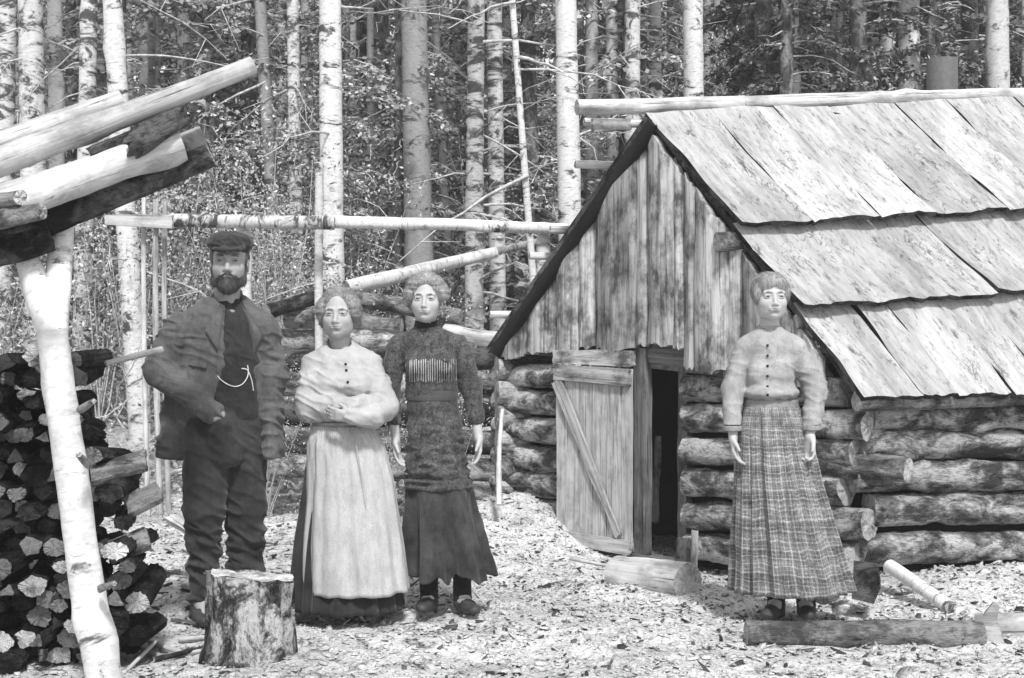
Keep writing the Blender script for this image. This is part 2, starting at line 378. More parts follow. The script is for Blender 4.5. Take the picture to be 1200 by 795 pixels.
# gable wall logs: left of the door
for i, (y0, y1) in enumerate([(440, 437), (470, 468), (502, 501), (535, 536), (565, 568), (596, 600)]):
    a = GW(600, y0, 0); b = GW(662, y1, 0); b = GW(735, y1+8, 0) if i in (0,) else GW(722, y1+9, 0)
    a = a+gd*.14
    log('wall_log', a, b, .080, .084, 'bark', parent=cab, rough=.16, bend=.004)
for i, (y0, y1) in enumerate([(455, 458), (490, 494), (528, 530), (565, 570), (603, 608), (640, 648)]):
    a = GW(806, y0, 0); b = GW(955, y1, 0)+(-gd)*(.20+.07*((i*2) % 3))
    log('wall_log', a, b, .081, .084, 'bark', parent=cab, rough=.17, bend=.004)
# side wall logs
for i, (y0, y1) in enumerate([(487, 489), (522, 523), (560, 557), (598, 594), (641, 636)]):
    a = SW(1022, y0, .0)-sdir*(.02+.05*((i*7) % 3)); d = (SW(1190, y1, 0)-SW(1030, y0, 0)).normalized()
    b = a+d*(LEN)
    log('wall_log', a, b, .086, .078, 'bark', parent=cab, rough=.20, bend=.004, sides=26, knots=7)
# the big notched log end by the corner
log('wall_log', GW(940, 540, .02), GW(1000, 548, .02)+(-gd)*.23+Vector((.09, 0, 0)), .085, .06, 'bark_mid', parent=cab, rough=.18)
# unseen back and left walls, added black sheets that block light between the logs
def slab_box(name, pts, h0, h1, th, mat, parent):
    a, b = pts; d = (b-a).normalized(); n = Vector((-d.y, d.x, 0))*th/2
    V = [(a+n), (b+n), (b-n), (a-n)]; V = [(v.x, v.y, h0) for v in V]+[(v.x, v.y, h1) for v in V]
    return wobj(name, V, [(0, 3, 2, 1), (4, 5, 6, 7), (0, 1, 5, 4), (1, 2, 6, 5), (2, 3, 7, 6), (3, 0, 4, 7)], M[mat], parent, False)
GL = G0+gd*2.70
for i in range(7):
    z = .06+.17*i
    a = GL+Vector((0, 0, z)); log('wall_log', a-sdir*.12, a+sdir*LEN, .088, .088, 'bark', parent=cab, step=.1)
    a = G0+sdir*(LEN-.1)+Vector((0, 0, z)); log('wall_log', a, a+gd*2.7, .088, .088, 'bark', parent=cab, step=.1)
slab_box('light_block', (G0+sdir*.1-sn*.1+gd*.0, G0+sdir*LEN-sn*.1), -.1, .95, .03, 'black', cab)
slab_box('light_block', (GL+sdir*.1+sn*.1, GL+sdir*LEN+sn*.1), -.1, 1.1, .03, 'black', cab)
p = GW(812, 500, -.09); q = GW(985, 500, -.09); slab_box('light_block', (p, q), -.1, 1.0, .02, 'black', cab)
p = GW(610, 500, -.09); q = GW(738, 500, -.09); slab_box('light_block', (p, q), -.1, 1.1, .02, 'black', cab)
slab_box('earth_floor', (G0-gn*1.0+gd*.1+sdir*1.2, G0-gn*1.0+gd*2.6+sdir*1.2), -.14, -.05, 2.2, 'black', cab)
# gable boards (round-backed slabs), each with its own lower end
def rooflineY(px):
    if px <= 760: t = (px-580)/(760-580); return 402+(140-402)*t
    t = (px-760)/(1012-760); return 140+(470-140)*t
gb = [(588, 614, 420), (613, 654, 414), (653, 680, 412), (678, 701, 408), (700, 747, 410), (746, 762, 404), (760, 792, 404), (790, 806, 408), (803, 817, 432), (815, 853, 436), (850, 872, 440), (870, 908, 446), (905, 944, 452), (941, 968, 458)]
gg = [.02, .0, .03, .012, .042, .0, .03, .008, .035, .05, .0, .03, .01, .02]
for i, (x0, x1, yb) in enumerate(gb):
    xm = (x0+x1)/2; off = .075+gg[i]; b0 = GW(x0, yb, off); b1 = GW(x1, yb, off); w = (b1-b0).length-.004
    yt = rooflineY(xm)+8
    bot = GW(xm, yb, off); top = GW(xm, yt, off); top.x, top.y = bot.x, bot.y
    tl, tr = GW(x0, rooflineY(x0)+8, off).z, GW(x1, rooflineY(x1)+8, off).z
    sh = (tr-tl)/2
    if not x0 < 760 < x1: pass
    else: sh = 0
    fr = frame(bot, top, gn); ydir = Vector((fr[0][1], fr[1][1], 0))
    sgn = 1 if (b1-b0).dot(ydir) > 0 else -1
    if top.z-bot.z < .08: continue
    board('gable_board', bot, top, w, .02, gn, 'board', cab, w1=w*.96, shear1=sh*sgn, convex=.034 if w > .1 else .016, wav=.01, cut=None, jag=.008)
# boards backing the gaps and a tie log over the logs
p0 = GW(592, 428, .0); p1 = GW(975, 468, .0)
# gable backing (dark planks behind), triangle prism
tri = [GW(594, 412, .045), GW(985, 458, .045), GW(960, 420, .045), GW(760, 156, .045)]
V = [tuple(v) for v in tri]+[tuple(v-gn*.03) for v in tri]
wobj('gable_backing', V, [(0, 1, 2, 3), (7, 6, 5, 4), (0, 4, 5, 1), (1, 5, 6, 2), (2, 6, 7, 3), (3, 7, 4, 0)], M['board_dark'], cab, False)
# door opening frame: posts, header
def vbeam(name, px, yb, yt, w, th, off, mat, parent=cab):
    b = GW(px, yb, off); t = GW(px, yt, off); t.x, t.y = b.x, b.y
    return board(name, b, t, w, th, gn, mat, parent, wav=.006)
vbeam('door_post', 753, 652, 408, .105, .05, .06, 'board_dark')
vbeam('door_post', 803, 650, 410, .07, .06, -.02, 'board_dark')
log('lintel_log', GW(735, 413, .0), GW(815, 420, .0), .07, .07, 'board_dark', parent=cab)
board('inner_plank', GW(768, 612, -.35), GW(771, 512, -.35), .035, .02, gn, 'board', cab)
board('door_sill', GW(742, 652, .05), GW(812, 664, .05), .10, .05, (0, 0, 1), 'board_dark', cab)
# door leaf, standing slightly out from the wall
DR = GW(741, 652, .13); DL = GW(653, 640, .20); DR.z = GW(741, 652, .13).z; 
dr = empty('door', (DR.x, DR.y, DR.z), None, None); dr.parent = cab; dr.matrix_basis = wmat(cab).inverted() @ Matrix.Translation(DR)
dd = (DL-DR); dd.z = 0; dwid = dd.length; dd.normalize(); dn = Vector((dd.y, -dd.x, 0)); dn = dn if dn.y < 0 else -dn
def DP(u, v, off=0):  # u: 0 right .. 1 left, v: 0 bottom..1 top
    zr = DR.z+(CAM_H-(430-CY)/F*DR.y-DR.z)*v; zl = DL.z+(CAM_H-(424-CY)/F*DL.y-DL.z)*v
    q = DR+dd*dwid*u+dn*off; q.z = zr+(zl-zr)*u; return q
us = [0, .13, .32, .50, .68, .87, 1.0]
for i in range(6):
    um = (us[i]+us[i+1])/2; w = (us[i+1]-us[i])*dwid-.004
    board('door_plank', DP(um, .02), DP(um, .985), w, .022, dn, 'door', dr, wav=.003, jag=.006)
board('door_batten', DP(.0, .045, .026), DP(.99, .06, .026), .085, .022, dn, 'brace', dr, wav=.003)
board('door_batten', DP(.0, .945, .026), DP(1.0, .95, .026), .10, .028, dn, 'board', dr, wav=.006)
board('door_brace', DP(.14, .10, .03), DP(.97, .90, .03), .035, .018, dn, 'brace', dr, w1=.085, wav=.006)
board('door_frame_rail', GW(651, 418, .16), GW(742, 420, .13), .10, .05, gn, 'board', cab, wav=.01)
# roof: three courses of slabs on the near slope
courses = [(-.02, .455, [.0, .42, .83, 1.20, 1.66, 2.0, 2.5, 2.95, 3.4, 3.9, LEN]), (.415, .735, [.0, 1.15, 2.1, 3.2, LEN]), (.69, 1.0, [.0, .33, .52, .86, 1.1, 1.5, 1.9, 2.4, 3.0, 3.6, LEN])]
def roof_course(ci, u0, u1, ks):
    lift0 = .0; lift1 = .085 if ci < 2 else .01
    for j in range(len(ks)-1):
        ka, kb = ks[j]+.004, ks[j+1]-.002
        nu, nk = 26, max(8, int((kb-ka)/.04)); sd_ = 500+ci*40+j
        U, K = np.meshgrid(np.linspace(0, 1, nu+1), np.linspace(0, 1, nk+1), indexing='ij')
        pts = np.zeros(U.shape+(3,)); thk = .034
        lift = .004*((j*5) % 3)
        for a in range(nu+1):
            for b in range(nk+1):
                u = u0+(u1-u0)*U[a, b]; k = ka+(kb-ka)*K[a, b]
                p = roofR(u, k); pts[a, b] = p+nR*(.02+lift0+(lift1-lift0)*U[a, b]**2+lift)
        dS = (ER-A0).normalized()
        Lc = (ER-A0).length*(u1-u0)
        # ragged lower edge, wavy side edges, warped face
        rg = vnoise(np.stack([K*(kb-ka)*9, K*0+sd_, K*0], -1), sd_)*(.008 if ci != 1 else .012)+vnoise(np.stack([K*(kb-ka)*30, K*0+sd_, K*0], -1), sd_)*.011
        pts += (rg*(U > .97)*1.0)[..., None]*np.array(dS)
        sg = vnoise(np.stack([U*Lc*5, U*0+sd_, U*0+9], -1), sd_)*.012
        pts += (sg*((K < .01)*1.0-(K > .99)*1.0)*-1)[..., None]*np.array(sdir)
        hz = fbm(np.stack([U*Lc*2.2, K*(kb-ka)*5, K*0+sd_], -1), sd_, 3)*.014+.003*(1-(2*K-1)**2)*(ci != 1)
        if ci == 1:   # long lengthwise splits
            for (uu, w, dep) in ((.30, .012, .03), (.52, .01, .02)):
                cc = uu+.03*vnoise(np.stack([K*(kb-ka)*6, K*0+sd_, K*0+uu*50], -1), sd_); msk = vnoise(np.stack([K*(kb-ka)*1.7, K*0, K*0+uu*90+sd_], -1), 3) > -.15
                hz -= dep*np.exp(-((U-cc)/w)**2)*msk
        pts += hz[..., None]*np.array(nR)
        bot = pts-np.array(nR)*thk; m = nk+1; o = (nu+1)*m
        V = np.concatenate([pts.reshape(-1, 3), bot.reshape(-1, 3)]); F_ = []
        for a in range(nu):
            for b in range(nk):
                q = a*m+b; F_.append((q, q+m, q+m+1, q+1)); F_.append((o+q, o+q+1, o+q+m+1, o+q+m))
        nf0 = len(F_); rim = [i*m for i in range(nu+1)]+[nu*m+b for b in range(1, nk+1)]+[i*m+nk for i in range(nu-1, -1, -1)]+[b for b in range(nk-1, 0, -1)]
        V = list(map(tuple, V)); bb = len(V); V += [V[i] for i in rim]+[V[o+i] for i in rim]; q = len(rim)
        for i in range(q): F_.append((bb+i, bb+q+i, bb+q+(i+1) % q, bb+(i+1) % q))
        fr = frame(roofR(u0, ka), roofR(u1, ka), nR); inv = fr.inverted()
        A = np.array(inv.to_3x3()); t_ = np.array(inv.translation)
        Vl = np.array(V) @ A.T+t_
        place('roof_slab', mesh_from('roof_slab', Vl, F_, [M['roof'], M['bark_dark']], True, [0]*nf0+[1]*(len(F_)-nf0)), fr, cab)  # dark rim colour paints in the shadow line along the slab edges
for ci, (u0, u1, ks) in enumerate(courses): roof_course(ci, u0, u1, ks)
# poles under the lower edge of the courses (purlins), ends proud of the gable
for u, px0, r in ((.445, -.10, .055), (.73, .0, .04), (.985, -.0, .05)):
    a = roofR(u, px0)-nR*(.03+r*.5); b = roofR(u, LEN)-nR*(.03+r*.5); log('purlin', a, b, r, r, 'bark_mid', parent=cab, step=.08)
# far (left) roof slope: slabs, dark colour paints in the shade of the edge
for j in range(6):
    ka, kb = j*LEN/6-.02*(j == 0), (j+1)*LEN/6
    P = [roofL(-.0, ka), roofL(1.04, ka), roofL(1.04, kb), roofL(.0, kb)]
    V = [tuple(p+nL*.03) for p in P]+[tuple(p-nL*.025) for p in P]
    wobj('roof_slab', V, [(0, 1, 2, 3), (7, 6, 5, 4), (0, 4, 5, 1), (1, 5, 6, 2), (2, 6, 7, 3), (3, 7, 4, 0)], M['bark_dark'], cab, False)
log('rafter', roofL(0, .03)-nL*.04, roofL(1.03, .03)-nL*.04, .045, .045, 'black', cut='black', parent=cab, rough=.05)  # black colour paints the band of shade under the left roof edge
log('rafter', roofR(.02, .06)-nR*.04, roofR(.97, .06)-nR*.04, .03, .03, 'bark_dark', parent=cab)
for u, l in ((.05, .34), (.22, .22), (.50, .1), (.62, .12), (.9, .12)):
    a = roofL(u, .15)+nL*.07; log('roof_pole', a-sdir*(.15+l), a+sdir*1.2, .025, .03, 'peeled', parent=cab, step=.06)
board('ridge_block', W(694, 147, 7.75), W(738, 146, 7.85), .07, .03, (0, -1, 0), 'board', cab)
# ridge pole, three peeled lengths butted
rp = [W(676, 126, 7.86), W(870, 122, 8.12), W(1040, 117, 8.33), W(1225, 112, 8.55)]
for i in range(3): log('ridge_pole', rp[i], rp[i+1]+(rp[i+1]-rp[i]).normalized()*.01, .048+.003*i, .051+.003*i, 'peeled', parent=cab, rough=.05, bend=.002)
log('ridge_pole', rp[3]+Vector((.02, 0, 0)), rp[3]+sdir*1.6+Vector((0, 0, .1)), .055, .055, 'peeled', parent=cab)
# back gable closing boards
B0 = sdir*(LEN-.12)
tri = [EL+B0, ER+B0, A0+B0+Vector((0, 0, .25))]
V = [tuple(v) for v in tri]+[tuple(v+gn*.03) for v in tri]
wobj('rear_gable', V, [(0, 1, 2), (5, 4, 3), (0, 3, 4, 1), (1, 4, 5, 2), (2, 5, 3, 0)], M['board_dark'], cab, False)
# stove pipe behind the ridge
pp = W(1104, 112, 8.9)
pipe = log('stovepipe', Vector((pp.x, pp.y, 2.3)), W(1104, 70, 8.9), .105, .105, 'metal', 'black', rough=.0, knots=0, sides=28)
tag(pipe, 'short dark round stovepipe rising behind the ridge pole between two pale trunks', 'stovepipe')

# ------------------------------------------------------------ loose wood near the cabin
def tl(o, label, cat, group=None): return tag(o, label, cat, group)
tl(log('cut_log', W(724, 672, 6.85), W(806, 683, 6.45), .098, .100, 'peeled', rough=.05), 'short thick peeled log lying as a doorstep before the door', 'log')
log_s = board('stake', W(812, 672, 6.95), W(812, 622, 6.95), .035, .03, (0, -1, 0), 'board'); tl(log_s, 'small upright stake beside the doorway at the foot of the log wall', 'stake')
b_ = log('wood_block', W(800, 664, 7.05), W(801, 632, 7.1), .045, .04, 'bark_dark'); tl(b_, 'short upright dark block at the right foot of the doorway', 'wood block')
tl(log('long_log', W(874, 742, 5.42), W(1150, 744, 5.42), .052, .062, 'bark_mid', rough=.1, bend=.004), 'long bark covered log lying on the ground before the girl in plaid', 'log')
tl(log('long_log', W(1158, 744, 5.5), W(1330, 738, 5.7), .085, .09, 'peeled', rough=.07), 'thick pale log cut off by the right edge beyond the upright wedge', 'log')
tl(log('pole', W(1042, 664, 6.35), W(1128, 722, 5.85), .035, .028, 'birch', rough=.08, bend=.01), 'pale birch pole slanting down from the cabin corner to the ground', 'pole')
def prism(name, prof, d, mat, parent=None, **k):
    n = len(prof); V = [tuple(p) for p in prof]+[tuple(Vector(p)+Vector(d)) for p in prof]
    F_ = [tuple(range(n))[::-1], tuple(range(n, 2*n))]+[(i, (i+1) % n, n+(i+1) % n, n+i) for i in range(n)]
    return wobj(name, V, F_, M[mat], parent, False)
wedge = prism('wedge', [W(1163, 708, 5.4), W(1171, 712, 5.4), W(1168, 728, 5.4), W(1182, 768, 5.35), W(1150, 764, 5.35), W(1143, 738, 5.4), W(1142, 722, 5.4), W(1152, 722, 5.4)], (.02, .05, 0), 'board')
tl(wedge, 'upright split wooden wedge with a notched top between the two ground logs', 'wedge')
db = prism('wood_block', [W(1000, 668, 6.0), W(1029, 672, 5.9), W(1032, 690, 5.85), W(1024, 708, 5.85), W(998, 702, 5.9)], (.04, .14, .02), 'bark_dark')
tl(db, 'dark block on the ground right of the plaid skirt', 'wood block')
def rock(px, py, Y, r, label, mat='ground', sc=(1.2, 1, .8)):
    p = W(px, py, Y); n = 14; V = []; F_ = []
    th = np.linspace(0, np.pi, n); ph = np.linspace(0, 2*np.pi, 2*n, endpoint=False); TT, PP = np.meshgrid(th, ph, indexing='ij')
    D = np.stack([np.sin(TT)*np.cos(PP), np.sin(TT)*np.sin(PP), np.cos(TT)], -1)
    rr = r*(1+.28*fbm(D*1.6+px*.37, int(px), 3)); V = D*rr[..., None]*np.array(sc)+np.array(p)
    idx = np.arange(n*2*n).reshape(n, 2*n)
    for i in range(n-1):
        for j in range(2*n): F_.append((idx[i, j], idx[i+1, j], idx[i+1, (j+1) % (2*n)], idx[i, (j+1) % (2*n)]))
    return tl(wobj('rock', V.reshape(-1, 3), F_, M[mat]), label, 'rock')
rock(965, 698, 5.95, .055, 'pale rock just right of the plaid skirt girl\'s shoes')
rock(985, 712, 5.8, .035, 'small grey rock lying between the shoes and the slanting birch pole')
for i, (a, b, r, lab) in enumerate([((668, 655, 7.2), (745, 668, 7.0), .012, 'thin crooked root lying under the bottom of the door'), ((585, 592, 8.0), (589, 480, 8.2), .018, 'straight thin pole standing against the cabin\'s left corner')]):
    tl(log('stick', W(*a), W(*b), r, r*.7, 'peeled' , rough=.2, sides=8, bend=.02), lab, 'stick')
# stump in front of the man
def stump():
    base = W(292, 768, 5.12); n = 40; lv = 22; V = []; F_ = []; Hh = .36
    th = np.linspace(0, 2*np.pi, n, endpoint=False); top = lv
    for i in range(lv+1):
        t = i/lv
        P = np.stack([np.cos(th)*2.2, np.sin(th)*2.2, th*0+t*1.5], -1)
        r = .168*(1+.12*(1-t)**2)*(1+.09*fbm(P, 31, 2)+.10*fbm(P*np.array([3, 3, 1.2]), 33, 3))
        r = r*(1-.03*np.maximum(0, np.sin(th*9+2))*1)
        z = t*(Hh+.02*np.cos(th+2.5)+.012*vnoise(np.stack([np.cos(th)*3, np.sin(th)*3, th*0], -1), 8))-.04
        V.append(np.stack([base.x+np.cos(th)*r, base.y+np.sin(th)*r, base.z+z], -1))
    V = np.array(V); idx = np.arange((lv+1)*n).reshape(lv+1, n); fm = []
    for i in range(lv):
        for j in range(n): F_.append((idx[i, j], idx[i, (j+1) % n], idx[i+1, (j+1) % n], idx[i+1, j])); fm.append(0)
    Vl = list(map(tuple, V.reshape(-1, 3))); ring = V[-1]; c = ring.mean(0); prev = None
    for s in (1, .8, .6, .4, .2):
        b = len(Vl); q = c+(ring-c)*s; q = q+np.array([0, 0, 1])*(.012*fbm(q*9, 4, 3)[:, None]); Vl += list(map(tuple, q))
        if prev is not None:
            for j in range(n): F_.append((prev+j, prev+(j+1) % n, b+(j+1) % n, b+j)); fm.append(1)
        prev = b
    b = len(Vl); Vl.append(tuple(c))
    for j in range(n): F_.append((prev+j, prev+(j+1) % n, b)); fm.append(1)
    st = empty('tree_stump', (base.x, base.y, base.z), 'low rough barked tree stump standing before the man\'s boots', 'tree stump')
    o = place('stump_wood', mesh_from('stump_wood', np.array(Vl)-np.array(base), F_, [M['stumpbark'], M['cut_pale']], True, fm), Matrix.Translation(base), st)
def m_stump():
    m, nt, b = newmat('stump_bark', .95, .1)
    v = coords(nt, (1, 1, .7), rand=False); n1 = noise(nt, v, 7, 9, .8, .6); n2 = noise(nt, v, 40, 4, .7)
    c = ramp(nt, n1, [(.44, .03), (.50, .16), (.55, .55)]); c = mul(nt, c, ramp(nt, n2, [(.3, .4), (.5, 1)]))
    nt.links.new(c, b.inputs['Base Color']); bump(nt, b, mul(nt, n1, n2, .5, 'ADD'), 1, .03); return m
M['stumpbark'] = m_stump(); stump()
tl(board('plank', W(206, 606, 6.9), W(228, 622, 6.7), .09, .03, (0, -.5, 1), 'peeled'), 'short pale plank end on the ground behind the man\'s leg', 'plank')

# ------------------------------------------------------------ stacked and fallen logs behind the group
stk = [((336, 372), (470, 385), .085, 10.3, 'bark_mid', 'upper stacked log directly behind the older woman\'s head'),
 ((330, 398), (560, 404), .085, 10.0, 'bark', 'stacked log behind the older woman\'s shoulder, second from top'),
 ((326, 425), (600, 420), .085, 9.8, 'bark_dark', 'dark stacked log crossing behind both women\'s shoulders'),
 ((322, 452), (604, 452), .09, 9.6, 'bark', 'stacked log reaching the cabin corner at the girl\'s elbow height'),
 ((320, 485), (606, 488), .09, 9.4, 'bark_dark', 'dark stacked log crossing behind the older woman\'s folded arms'),
 ((318, 515), (604, 520), .09, 9.25, 'bark_mid', 'stacked log behind the top of the white apron'),
 ((316, 546), (600, 552), .09, 9.15, 'bark', 'lowest stacked log lying on the ground behind the apron'),
 ((418, 350), (540, 372), .07, 10.6, 'bark_mid', 'short mossy log slanting on top of the stack between the women'),
 ((520, 392), (600, 404), .075, 9.9, 'peeled', 'pale log end poking out right of the tall girl\'s shoulder')]
for a, b, r, Y, m, lab in stk: tl(log('stacked_log', W(*a, Y), W(*b, Y-.15), r, r*.95, m, rough=.13, bend=.006), lab, 'log', 'logs stacked behind the group')
tl(log('fallen_log', W(312, 366, 10.0), W(380, 346, 10.4), .062, .06, 'bark_dark', rough=.08), 'dark smooth fallen log between the man\'s shoulder and the older woman\'s head', 'log')
tl(log('fallen_log', W(405, 338, 10.6), W(580, 296, 11.6), .068, .05, 'birch', rough=.06), 'pale fallen trunk slanting up behind the tall girl\'s head', 'log')
tl(log('fallen_log', W(560, 300, 12.0), W(628, 284, 12.4), .04, .035, 'birch_grey', rough=.06), 'thin far fallen log ending behind the cabin\'s left roof edge', 'log')
# rail with posts
tl(log('rail', W(200, 258, 9.3), W(392, 262, 9.35), .048, .05, 'birch_spot', rough=.1, bend=.003), 'mottled bark rail running left of the main birch above the man', 'rail')
tl(log('rail', W(388, 260, 9.4), W(664, 268, 9.5), .046, .042, 'birch', rough=.08, bend=.004), 'pale peeled rail running right of the main birch to the cabin roof', 'rail')
tl(board('rail', W(124, 258, 9.2), W(203, 260, 9.2), .085, .04, (0, -1, 0), 'peeled'), 'flat pale board rail left of the mottled rail', 'rail')
for px, yt, w, Y, mat, lab in ((286, 262, .055, 9.45, 'birch', 'pale post under the rail right behind the man\'s cap'), (637, 262, .05, 9.6, 'birch', 'pale post under the rail\'s right end beside the cabin roof'), (169, 232, .017, 9.3, 'peeled', 'leftmost of the three thin sticks standing by the board rail'), (183, 234, .02, 9.25, 'peeled', 'middle one of the three thin sticks standing by the board rail'), (193, 236, .017, 9.35, 'peeled', 'rightmost of the three thin sticks standing by the board rail'), (374, 190, .03, 9.6, 'birch', 'slim pale pole standing close left of the main birch')):
    t = W(px, yt, Y); tl(log('post', Vector((t.x+.03, t.y, T(t.x, t.y)-.05)), t, w*1.1, w, mat, rough=.1, bend=.006), lab, 'post')

# ------------------------------------------------------------ log shelter at left: forked post, leaning logs, firewood
fp = empty('forked_post', W(128, 830, 4.45), 'white birch post with a forked top holding up the leaning logs', 'post')
log('trunk', W(131, 850, 4.45), W(60, 388, 4.5), .062, .052, 'birch_post', parent=fp, rough=.08, bend=.006, sides=28, knots=9)
for a_, b_ in (((105, 545, 4.40), (92, 533, 4.30)), ((95, 480, 4.42), (110, 470, 4.36)), ((118, 690, 4.38), (134, 684, 4.33))): log('branch_stub', W(*a_), W(*b_), .014, .009, 'bark_mid', parent=fp, rough=.2, sides=10)
log('fork_arm', W(64, 405, 4.5), W(20, 268, 4.62), .048, .040, 'birch_post', parent=fp, rough=.08)
log('fork_arm', W(62, 400, 4.5), W(74, 262, 4.66), .048, .042, 'birch_post', parent=fp, rough=.1)
lean = [((-90, 226, 4.3), (296, 76, 4.75), .056, .034, 'peeled', 'cut', dict(rough=.06, bend=.006), 'topmost long pale leaning log, pointed at its upper tip'),
 ((-80, 196, 4.6), (142, 116, 4.9), .05, .035, 'peeled', 'cut', dict(rough=.06), 'pale leaning log behind the topmost one, ending short'),
 ((-60, 262, 4.35), (212, 168, 4.6), .07, .06, 'peeled', 'cut', dict(rough=.10), 'cracked split leaning log in the middle of the bundle'),
 ((20, 245, 4.7), (240, 163, 4.85), .055, .05, 'birch_grey', 'cut_dark', dict(rough=.08), 'grey leaning log with its blunt end showing in the middle'),
 ((-40, 300, 4.5), (246, 182, 4.7), .052, .045, 'bark_dark', 'cut', dict(rough=.08), 'lowest dark leaning log of the bundle'),
 ((-80, 290, 4.9), (120, 222, 5.0), .07, .07, 'bark_dark', 'cut_dark', dict(rough=.08), 'dark log under the bundle behind the fork'),
 ((110, 183, 4.5), (212, 140, 4.65), .032, .03, 'bark_dark', 'cut_dark', dict(rough=.25, jag=.02), 'short broken dark stick wedged between the leaning logs'),
 ((-20, 262, 4.2), (50, 246, 4.15), .03, .026, 'bark_mid', 'cut_pale', dict(rough=.15), 'thin log stub with a round pale end at the left'),
 ((-30, 240, 4.25), (24, 232, 4.15), .028, .026, 'bark_mid', 'cut_pale', dict(rough=.15), 'uppermost thin stub poking out at the left edge'),
 ((150, 172, 4.45), (216, 136, 4.55), .04, .028, 'bark_dark', 'cut_dark', dict(rough=.3, jag=.03), 'rotten splintered chunk lying on the cracked split log'),
 ((-120, 330, 4.4), (60, 278, 4.55), .05, .05, 'bark_dark', 'cut_dark', dict(rough=.1), 'dark cross log resting in the fork of the white post')]
for a, b, r0, r1, m, c, kw, lab in lean: tl(log('leaning_log', W(*a), W(*b), r0, r1, m, c, **kw), lab, 'log', 'logs leaning in the forked post')
# logs added further out at left to shade the firewood
for i in range(9):
    Y = 4.25+.16*i; a = Vector((-3.4, Y, 1.35+.02*i)); b = Vector((-1.93-.05*(i % 3), Y+.05, 1.80+.03*(i % 2)))
    tl(log('shade_log', a, b, .075, .07, 'bark_dark', 'cut_dark'), 'dark log added at the far left to shade the firewood', 'log', 'logs added to shade the firewood')
def firewood():
    r = random.Random(5); sp = .083; n = 0
    for row in range(17):
        z = .05+row*sp*.86
        for col in range(16):
            x = -2.75+col*sp+(row % 2)*sp/2+r.uniform(-.014, .014)
            yb = CY+(CAM_H-z)/5.0*F; xr = ((108+(yb-430)*.30)-CX)/F*5.0 if yb > 430 else ((108)-CX)/F*5.0
            if x > xr-.03+r.uniform(-.06, .05)*(row < 15): continue
            z2 = z+r.uniform(-.012, .012); Y = 4.95+r.uniform(-.12, .12)+(.15 if row > 14 else 0)
            k = r.choice([3, 5, 9, 9, 10, 10]); rad = sp*r.uniform(.34, .60); L = .30
            a0 = r.uniform(0, 6.28); pr = []
            for i in range(k):
                an = a0+i*6.283/k+r.uniform(-.2, .2); rr = rad*r.uniform(.8, 1.15)
                pr.append((math.cos(an)*rr*1.15, math.sin(an)*rr*.9))
            # bevelled, slightly rough prism
            V = []; F_ = []; fm = []
            pts = []
            for i in range(k):
                p, q = pr[i], pr[(i+1) % k]
                for t in (.08, .36, .64, .92): pts.append((p[0]+(q[0]-p[0])*t+r.uniform(-.003, .003), p[1]+(q[1]-p[1])*t+r.uniform(-.003, .003)))
            m = len(pts); dx, dz = r.uniform(-.03, .03), r.uniform(-.03, .03)
            for (X, Z) in pts: V.append((0, X, Z))
            for (X, Z) in pts: V.append((L, X+dx, Z+dz))
            for i in range(m): F_.append((i, (i+1) % m, m+(i+1) % m, m+i)); fm.append(0)
            b = len(V); V += [(v[0]-.004+r.uniform(-.004, .004), v[1]*.96, v[2]*.96) for v in V[:m]]; c = len(V); V.append((-.006, 0, 0))
            for i in range(m): F_.append((b+i, c, b+(i+1) % m)); fm.append(1)
            F_.append(tuple(range(m, 2*m))); fm.append(1)
            p0 = Vector((x, Y, z2)); cutm = r.choices(['cut_pale', 'cut_dark', 'bark_shaded'], [.34, .36, .30])[0]
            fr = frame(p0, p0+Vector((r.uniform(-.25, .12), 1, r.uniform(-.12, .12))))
            o = place('firewood', mesh_from('firewood', V, F_, [M['bark_shaded'], M[cutm]], False, fm), fr)
            tl(o, 'split firewood billet in the dark stack behind the white birch post', 'firewood', 'firewood stacked under the shelter'); n += 1
    return n
print('firewood', firewood())
wl = slab_box('dark_backing', (Vector((-3.0, 5.5, 0)), Vector((-1.80, 5.5, 0))), .0, 1.02, .04, 'bark_dark', None); tl(wl, 'dark backing added behind the firewood stack to darken its gaps', 'dark backing')  # added sheet, keeps the gaps between the billets dark
for i, (px, py, Y, rr, lab) in enumerate([(137, 548, 5.0, .05, 'tilted bark slab on the right shoulder of the firewood stack'), (150, 640, 4.95, .035, 'curled bark piece at the right edge of the firewood stack'), (165, 585, 4.98, .03, 'thin curved bark strip fallen from the stack')]):
    p = W(px, py, Y); tl(board('bark_piece', p-Vector((rr*2, 0, .03)), p+Vector((rr*2, .05, .02)), .12, .02, (.2, -.5, 1), 'bark_mid', convex=.02), lab, 'bark piece')
tl(log('stick', W(124, 426, 5.3), W(190, 410, 5.45), .011, .014, 'peeled', rough=.15, sides=10), 'short pale peeled stick poking out beside the man\'s sleeve', 'stick')
tl(log('stick', W(140, 795, 4.9), W(182, 752, 5.1), .008, .006, 'peeled', rough=.15, sides=8), 'thin twig leaning at the foot of the firewood stack', 'stick')
rg2 = random.Random(3)
for i in range(26):
    x = rg2.uniform(-2.2, -.9); y = rg2.uniform(5.0, 7.6)
    if x < -1.55 and y < 5.6: continue
    a = rg2.uniform(0, 3.14); L = rg2.uniform(.12, .4); z = T(x, y)+.015
    p = Vector((x, y, z)); q = p+Vector((math.cos(a)*L, math.sin(a)*L, 0)); q.z = T(q.x, q.y)+.02
    tl(log('branch_scrap', p, q, .012, .008, 'peeled' if i % 2 else 'bark_dark', rough=.2, sides=8), 'broken branch scrap lying on the ground behind the man', 'branch', 'broken branch scraps on the ground')
